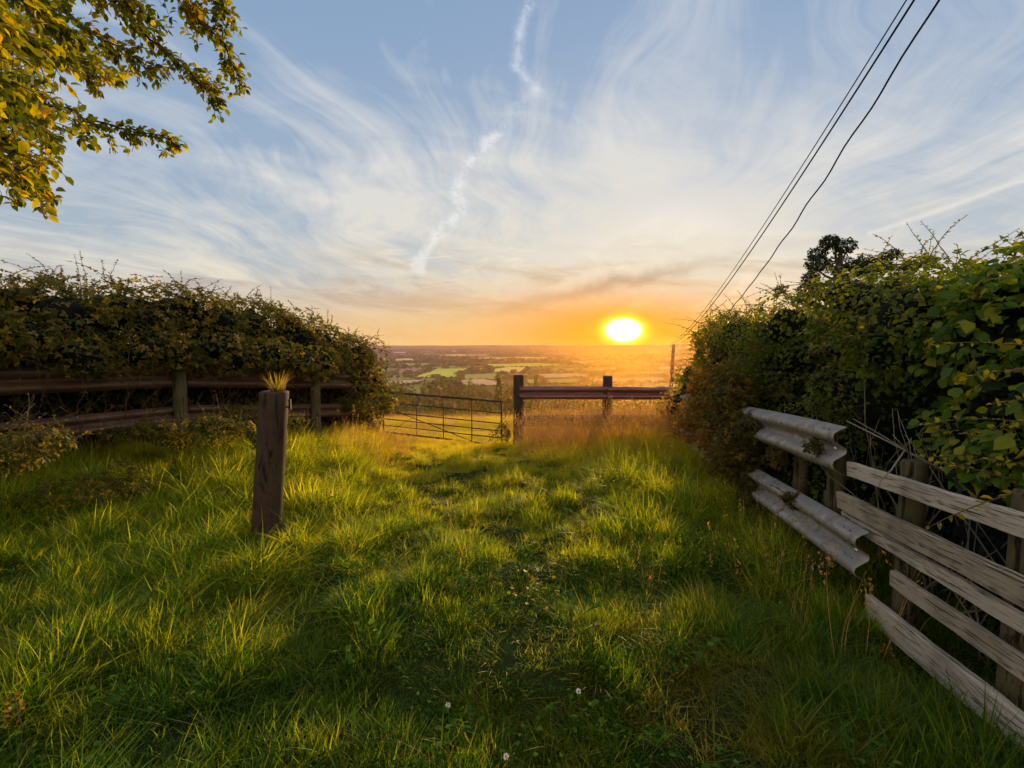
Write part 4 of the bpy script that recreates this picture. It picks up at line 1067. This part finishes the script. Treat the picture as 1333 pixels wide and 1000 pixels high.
# fields named by where the photo shows them (corners on the valley floor)
def floor_pt(px, py, lift=.9):
    d = ray(px, py); y = 600.
    for _ in range(30):
        xx = d.x/d.y*y; y = (gz(xx, y)+lift-CAMZ)/(d.z/d.y)
        y = max(300, min(y, 14000))
    return Vector((d.x/d.y*y, y, gz(d.x/d.y*y, y)+lift))
def field_mat(name, c1, c2):
    m, n = material(name); p = n.pos()
    a = n.noise(n.scl(p, (.004, .02, .01)), 1.0, 4); b = n.noise(p, .05, 3)
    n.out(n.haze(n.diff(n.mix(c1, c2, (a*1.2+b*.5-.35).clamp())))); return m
FM = {'g': field_mat('green_field', (.48, .55, .06), (.70, .68, .10)), 't': field_mat('stubble_field', (.50, .34, .17), (.66, .47, .26)), 'y': field_mat('barley_field', (.72, .58, .14), (.90, .70, .20)), 'p': field_mat('pasture_field', (.28, .31, .07), (.42, .40, .10)), 'b': field_mat('ploughed_field', (.34, .21, .14), (.44, .29, .20))}
FIELDS = [('g', [(537, 492), (596, 491), (601, 486), (634, 479), (567, 480)]), ('y', [(500, 468.5), (535, 466.5), (545, 469), (500, 471)]), ('p', [(500, 476), (525, 473), (580, 473), (560, 478)]), ('b', [(512, 487), (520, 481), (562, 479), (538, 486)]),
          ('g', [(626, 474), (700, 472.5), (738, 476), (640, 478)]), ('p', [(603, 494), (602, 488), (650, 486), (646, 494)]), ('y', [(641, 486), (640, 481), (664, 478), (690, 479), (680, 485)]), ('t', [(594, 503), (596, 496), (630, 494), (656, 499), (650, 502)]),
          ('y', [(612, 469), (622, 466.5), (690, 465), (726, 467), (700, 470)]), ('p', [(686, 500), (684, 495), (760, 494), (752, 499)]), ('t', [(705, 493), (700, 488), (760, 487), (770, 492)]), ('p', [(720, 484), (715, 480), (800, 479), (830, 483)]),
          ('y', [(740, 474), (735, 471), (800, 470), (860, 473)]), ('t', [(770, 499), (775, 494), (860, 493), (880, 498)]), ('p', [(800, 489), (790, 485), (900, 484), (930, 489)]), ('t', [(540, 500), (500, 504), (500, 498), (552, 496)]), ('y', [(560, 463), (600, 461.5), (640, 463), (600, 464.5)]), ('t', [(700, 461), (760, 460), (790, 462), (720, 463)]), ('p', [(440, 485), (500, 480), (505, 488), (440, 492)]), ('t', [(850, 479), (950, 477), (960, 481), (860, 483)]), ('y', [(860, 466), (960, 465), (980, 468), (870, 470)])]
edges = []
for k, poly in FIELDS:
    pts = [floor_pt(*q) for q in poly]; me = bpy.data.meshes.new('field'); c = sum(pts, Vector())/len(pts)
    ring = []
    for a, b in zip(pts, pts[1:]+pts[:1]):
        edges.append((a, b))
        for i in range(6): ring.append(a.lerp(b, i/6))
    V = [tuple(c)]+[tuple(p) for p in ring]
    V = [(x, y, gz(x, y)+1.1+.15*FIELDS.index((k, poly))) for x, y, z in V]
    me.from_pydata(V, [], [(0, i+1, (i+1) % len(ring)+1) for i in range(len(ring))]); me.materials.append(FM[k]); me.update()
    o = link(bpy.data.objects.new('field', me)); tag(o, kind='structure')
# hedgerow trees along the field edges, near ones each on its own
GH = 'hedgerow trees between the valley fields'; LH = 'small hazy round tree in the hedgerows of the valley fields'
cnt = 0; spots = []
for a, b in edges:
    L = (b-a).length; n = int(L/32)
    for i in range(n):
        if random.random() < .55: spots.append(a.lerp(b, (i+random.random()*.8)/max(n, 1)))
random.shuffle(spots)
for p in spots[:170]:
    y = p.y; h = random.uniform(7, 15) if random.random() < .7 else random.uniform(3.5, 7)
    vtree('hedgerow_tree', p.x, y, h, h*random.uniform(1.1, 2.0), random.choice(['round', 'wide']), LH, GH, parts=False)
for px, py, h, lb in ((667, 487, 15, 'lone round tree at the right corner of the bright green valley field'), (594, 477, 17, 'dark round tree on the far edge of the bright green valley field'), (614, 479, 24, 'broad dark tree clump behind the bright green valley field'), (636, 484, 20, 'rounded tree between the bright green field and the yellow field')):
    q = floor_pt(px, py+1.5); vtree('field_tree', q.x, q.y, h, h*1.2, 'round', lb)
# far woods and hedgerows: read as one mass
def far_woods():
    t = (1+5**.5)/2
    ico = nrm(np.array([(-1, t, 0), (1, t, 0), (-1, -t, 0), (1, -t, 0), (0, -1, t), (0, 1, t), (0, -1, -t), (0, 1, -t), (t, 0, -1), (t, 0, 1), (-t, 0, -1), (-t, 0, 1)], float))
    F0 = np.array([(0, 11, 5), (0, 5, 1), (0, 1, 7), (0, 7, 10), (0, 10, 11), (1, 5, 9), (5, 11, 4), (11, 10, 2), (10, 7, 6), (7, 1, 8), (3, 9, 4), (3, 4, 2), (3, 2, 6), (3, 6, 8), (3, 8, 9), (4, 9, 5), (2, 4, 11), (6, 2, 10), (8, 6, 7), (9, 8, 1)])
    Vs = list(map(tuple, ico)); cache = {}; F1 = []
    def mid(a, b):
        k = (min(a, b), max(a, b))
        if k not in cache: cache[k] = len(Vs); Vs.append(tuple(nrm((np.array(Vs[a])+np.array(Vs[b]))[None])[0]))
        return cache[k]
    for a, b, c in F0:
        ab, bc, ca = mid(a, b), mid(b, c), mid(c, a); F1 += [(a, ab, ca), (b, bc, ab), (c, ca, bc), (ab, bc, ca)]
    S0 = np.array(Vs); F1 = np.array(F1)
    Px = []; 
    for _ in range(330):           # hedgerow and wood strips
        y = math.exp(random.triangular(math.log(650), math.log(12500), math.log(10500))); x0 = random.uniform(-.55, .75)*y; L = random.uniform(60, 420)*(1+y/4000); sl = random.choice([random.gauss(0, .15), random.gauss(0, .15), random.gauss(0, 1.6)])
        n = int(L/13); wood = random.random() < .35
        for i in range(n):
            s = i/n-.5; Px.append((x0+L*s+random.gauss(0, 5), y+L*s*sl+random.gauss(0, 40 if wood else 4), random.uniform(5, 13)*(1 if random.random() < .75 else .5)))
    Q = np.array(Px); inf = np.ones(len(Q), bool)
    polys = [[floor_pt(*q) for q in poly] for _, poly in FIELDS]
    for poly in polys:
        ins = np.zeros(len(Q), bool); m = len(poly)
        for i in range(m):
            a, b = poly[i], poly[(i+1) % m]
            cond = ((a.y > Q[:, 1]) != (b.y > Q[:, 1])) & (Q[:, 0] < (b.x-a.x)*(Q[:, 1]-a.y)/((b.y-a.y) if abs(b.y-a.y) > 1e-6 else 1e-6)+a.x)
            ins ^= cond
        inf &= ~ins
    Q = Q[inf]
    E = []
    for a, b in edges:
        L = (b-a).length
        for i in range(int(L/9)):
            p = a.lerp(b, i/(L/9)); E.append((p.x+random.gauss(0, 2), p.y+random.gauss(0, 2), random.uniform(1.6, 4)))
    Q = np.concatenate([Q, np.array(E)]); n = len(Q)
    print('far lumps', n)
    h = Q[:, 2]; w = h*rng.uniform(.8, 1.5, n)*.8
    jit = 1+rng.normal(0, .16, (n, len(S0), 1))
    V = S0[None]*jit*np.stack([w, w, h*.62], -1)[:, None]+np.stack([Q[:, 0], Q[:, 1], ground(Q[:, 0], Q[:, 1])+h*.42], -1)[:, None]
    Fs = (np.arange(n)[:, None, None]*len(S0)+F1[None]).reshape(-1, 3)
    me = big_mesh('distant_woods', V.reshape(-1, 3), [Fs], True, {'rnd': np.repeat(rng.random(n), len(S0)), 'h': np.full(n*len(S0), .5)}); me.materials.append(M['tree_far'])
    o = link(bpy.data.objects.new('distant_woods', me)); tag(o, 'hazy woods and hedgerows spread over the far valley', 'woodland', kind='stuff')
far_woods()
# farm buildings
M['hwall'] = flat_mat('pale_wall', (.62, .55, .48), .9, haze=True, scale=.3); M['hroof'] = flat_mat('tile_roof', (.34, .13, .07), .9, haze=True, scale=.3)
M['wroof'] = flat_mat('white_sheet_roof', (.80, .80, .80), .5, haze=True, var=.06, scale=.3); M['hwin'] = flat_mat('dark_window', (.04, .04, .05), .3, haze=True, scale=.3)
def house(name, px, py, w, d, h, roof_h, label, cat, wall='hwall', roof='hroof', group=None, rz=0.):
    q = floor_pt(px, py, 0); t = thing(name, (q.x, q.y, q.z), label, cat, group, rz)
    m = MB(); m.box((0, 0, h/2), (w, d, h)); m.build('wall', M[wall], t, False)
    m = MB(); e = .6; V = [(-w/2-e, -d/2-e, h), (w/2+e, -d/2-e, h), (w/2+e, d/2+e, h), (-w/2-e, d/2+e, h), (-w/2-e, 0, h+roof_h), (w/2+e, 0, h+roof_h)]
    m.add(V, [[(0, 1, 5, 4), (3, 4, 5, 2)], [(0, 4, 3), (1, 2, 5)], [(0, 3, 2, 1)]]); m.build('roof', M[roof], t, False)
    for k in range(3):
        m = MB(); m.box((w*(-.3+.3*k), -d/2-.06, h*.55), (w*.1, .1, h*.3)); m.build('window', M['hwin'], t, False)
GHs = 'farmhouses with reddish roofs in the hazy valley'
for px, w in ((655, 22), (668, 16), (676, 26), (690, 18), (703, 14)):
    house('farmhouse', px, 470, w, 12, 6, 5, 'tiny farmhouse with reddish roof among the houses in the middle of the valley', 'house', group=GHs, rz=random.uniform(-.4, .4))
house('white_shed', 519, 460.5, 90, 60, 10, 3, 'long white industrial shed far off near the left horizon', 'shed', 'wroof', 'wroof')
house('white_shed', 593, 458.5, 50, 40, 9, 3, 'small white shed far off just left of the middle of the horizon', 'shed', 'wroof', 'wroof')
house('white_shed', 692, 459, 60, 40, 9, 3, 'pale shed on the far plain above the gatepost', 'shed', 'wroof', 'wroof')
def near_barn():
    y = 330.; top = P(744, 526.5, y); g = gz(top.x, y)
    t = thing('white_barn', (top.x, y, g), 'small white rounded barn roof glimpsed under the upper rail of the far fence', 'barn')
    H = top.z-g; w = 6.4; m = MB(); m.box((0, 0, (H-1.2)/2), (w, 9, H-1.2)); m.build('wall', M['hwall'], t, False)
    m = MB(); n = 10; V = []
    for yy in (-4.8, 4.8):
        for i in range(n+1): a = PI*i/n; V.append((-math.cos(a)*(w/2+.3), yy, H-1.2+math.sin(a)*1.5))
    m.add(V, [[(i, i+1, n+2+i, n+1+i) for i in range(n)], [tuple(range(n+1))], [tuple(range(2*n+1, n, -1))]]); m.build('roof', M['wroof'], t, False)
near_barn()

# ------------------------------------------------------------------ small plants in the grass
def flower_stalk(px, py, y, h, label, n=1):
    p = P(px, py, y); g = gz(p.x, y); t = thing('dock_plant', (p.x, y, g), label, 'plant')
    top = p.z-g; s = MB(); s.tube([(0, 0, 0), (.02, 0, top*.5), (0, 0, top)], [.003, .0025, .0015], 5); s.build('stem', M['cane'], t)
    C = []; D = []; 
    for k in range(46):
        f = random.random(); a = random.uniform(0, 2*PI); r = .026*(1-f)+.004
        C.append((r*math.cos(a), r*math.sin(a), top-h*.9+f*h)); D.append((math.cos(a), math.sin(a), .5))
    V, fs, rv = leaves(np.array(C), np.array(D), rand_dirs(46), np.full(46, .016), .8, 1); m = MB(); m.add(V, fs, rv); m.build('seed_head', M['rusty_sunlit_leaf'], t)
flower_stalk(1089, 812, 2.6, .09, 'dock with orange seed spike in the dark grass beside the lowest steel rail end')
flower_stalk(1155, 842, 2.3, .07, 'small dock with orange seed spike in front of the bottom board end')
flower_stalk(1047, 722, 3.3, .06, 'short dock with orange seeds in the grass left of the lower steel rail')
flower_stalk(297, 730, 3.2, .08, 'short yellow seed stalk in the grass below the foreground post, on its left')
flower_stalk(120, 805, 2.5, .09, 'reddish bent seed stalk in the dark grass at the far left')
flower_stalk(18, 905, 1.75, .12, 'tall brown seed stalk at the bottom left edge')
flower_stalk(470, 545, 9, .25, 'tall reddish dock beside the bramble hedge end')
def clover(px, py, label):
    q = ray(px, py); y = 1.6
    for _ in range(30): y = (gz(q.x/q.y*y, y)+.17-CAMZ)/(q.z/q.y)
    x = q.x/q.y*y; g = gz(x, y); t = thing('clover_flower', (x, y, g), label, 'flower', 'white clover flowers scattered in the grass')
    s = MB(); s.tube([(0, 0, 0), (.008, 0, .09), (0, 0, .165)], .0015, 5); s.build('stem', M['weed'], t)
    d = rand_dirs(60); V, fs, rv = leaves(d*.004+np.array([0, 0, .17]), d, rand_dirs(60), np.full(60, .008), .4, 1); m = MB(); m.add(V, fs, rv); m.build('flower_head', M['white'], t)
M['white'] = flat_mat('white_petal', (.75, .70, .60), .7)
for px, py, l in ((583, 918, 'white clover flower in the lower middle of the grass'), (659, 985, 'white clover flower at the very bottom edge, middle'), (753, 900, 'small white clover flower in the grass right of the middle'), (700, 742, 'white clover flower beside the broad yellow-green weed leaves')):
    clover(px, py, l)
def broadleaf(px, py, n, size, label, spread=.12, mat='weed'):
    q = ray(px, py); y = 2.5
    for _ in range(30): y = (gz(q.x/q.y*y, y)+.10-CAMZ)/(q.z/q.y)
    x = q.x/q.y*y; t = thing('broadleaf_weed', (x, y, gz(x, y)), label, 'plant')
    a = rng.uniform(0, 2*PI, n); r = rng.uniform(0, spread, n); C = np.stack([r*np.cos(a), r*np.sin(a), rng.uniform(.09, .17, n)], -1)
    D = np.stack([np.cos(a), np.sin(a), rng.uniform(.0, .5, n)], -1); N = nrm(rng.normal(0, .35, (n, 3))+np.array([0, 0, 1]))
    V, fs, rv = leaves(C, D, N, rng.uniform(.6, 1.2, n)*size, .75, 2); m = MB(); m.add(V, fs, rv); m.build('leaf_rosette', M[mat], t)
    s = MB()
    for c in C[:14]: s.tube([(0, 0, 0), tuple(c*np.array([.6, .6, .7])), tuple(c)], .0015, 4)
    s.build('stem', M['weed'], t)
broadleaf(690, 772, 40, .034, 'patch of yellow-green rounded weed leaves in the middle of the track', .24, 'yellow_leaf')
broadleaf(600, 765, 20, .034, 'pale green weed leaves on the track left of the yellow-green patch', .12)
broadleaf(590, 955, 12, .035, 'broad-leaved weed at the bottom of the picture, middle', .10)
broadleaf(470, 828, 8, .035, 'pale crumpled dock leaves in the lower left grass', .08)
broadleaf(452, 858, 5, .04, 'single pale dock leaf cluster lower left', .05)
broadleaf(146, 835, 6, .035, 'pale grey-green leaf cluster in the dark grass at the left', .05)
broadleaf(745, 790, 20, .04, 'small leafy weeds right of the yellow-green patch', .18)
broadleaf(905, 850, 10, .04, 'dark broad leaves in the grass near the right fence', .1)

# ------------------------------------------------------------------ render settings
scn.render.engine = 'CYCLES'
scn.view_settings.view_transform = 'Standard'; scn.view_settings.look = 'None'; scn.view_settings.exposure = 0; scn.view_settings.gamma = 1
cy = scn.cycles; cy.max_bounces = 6; cy.diffuse_bounces = 3; cy.glossy_bounces = 2; cy.transmission_bounces = 4; cy.transparent_max_bounces = 4
cy.use_adaptive_sampling = True; cy.adaptive_threshold = .02; cy.use_denoising = True; cy.sample_clamp_indirect = 4
try: cy.denoiser = 'OPENIMAGEDENOISE'
except Exception: pass
# ------------------------------------------------------------------ added mist over the slope (scattering volume imitating sun glare)
def glare_mist():
    m = bpy.data.materials.new('glare_volume'); m.use_nodes = True; n = NT(m.node_tree)
    v = n.node('ShaderNodeVolumeScatter'); v.inputs['Color'].default_value = (1, .38, .13, 1); v.inputs['Density'].default_value = .0013; v.inputs['Anisotropy'].default_value = .86
    o = n.node('ShaderNodeOutputMaterial'); n.nt.links.new(v.outputs[0], o.inputs['Volume'])
    b = MB(); b.box((3, 25, -3.1), (70, 37, 10.2)); ob = b.build('glare_mist', m, smooth=False); tag(ob, 'added thin golden mist over the slope beyond the hedges', 'glare_mist', kind='stuff')
glare_mist()
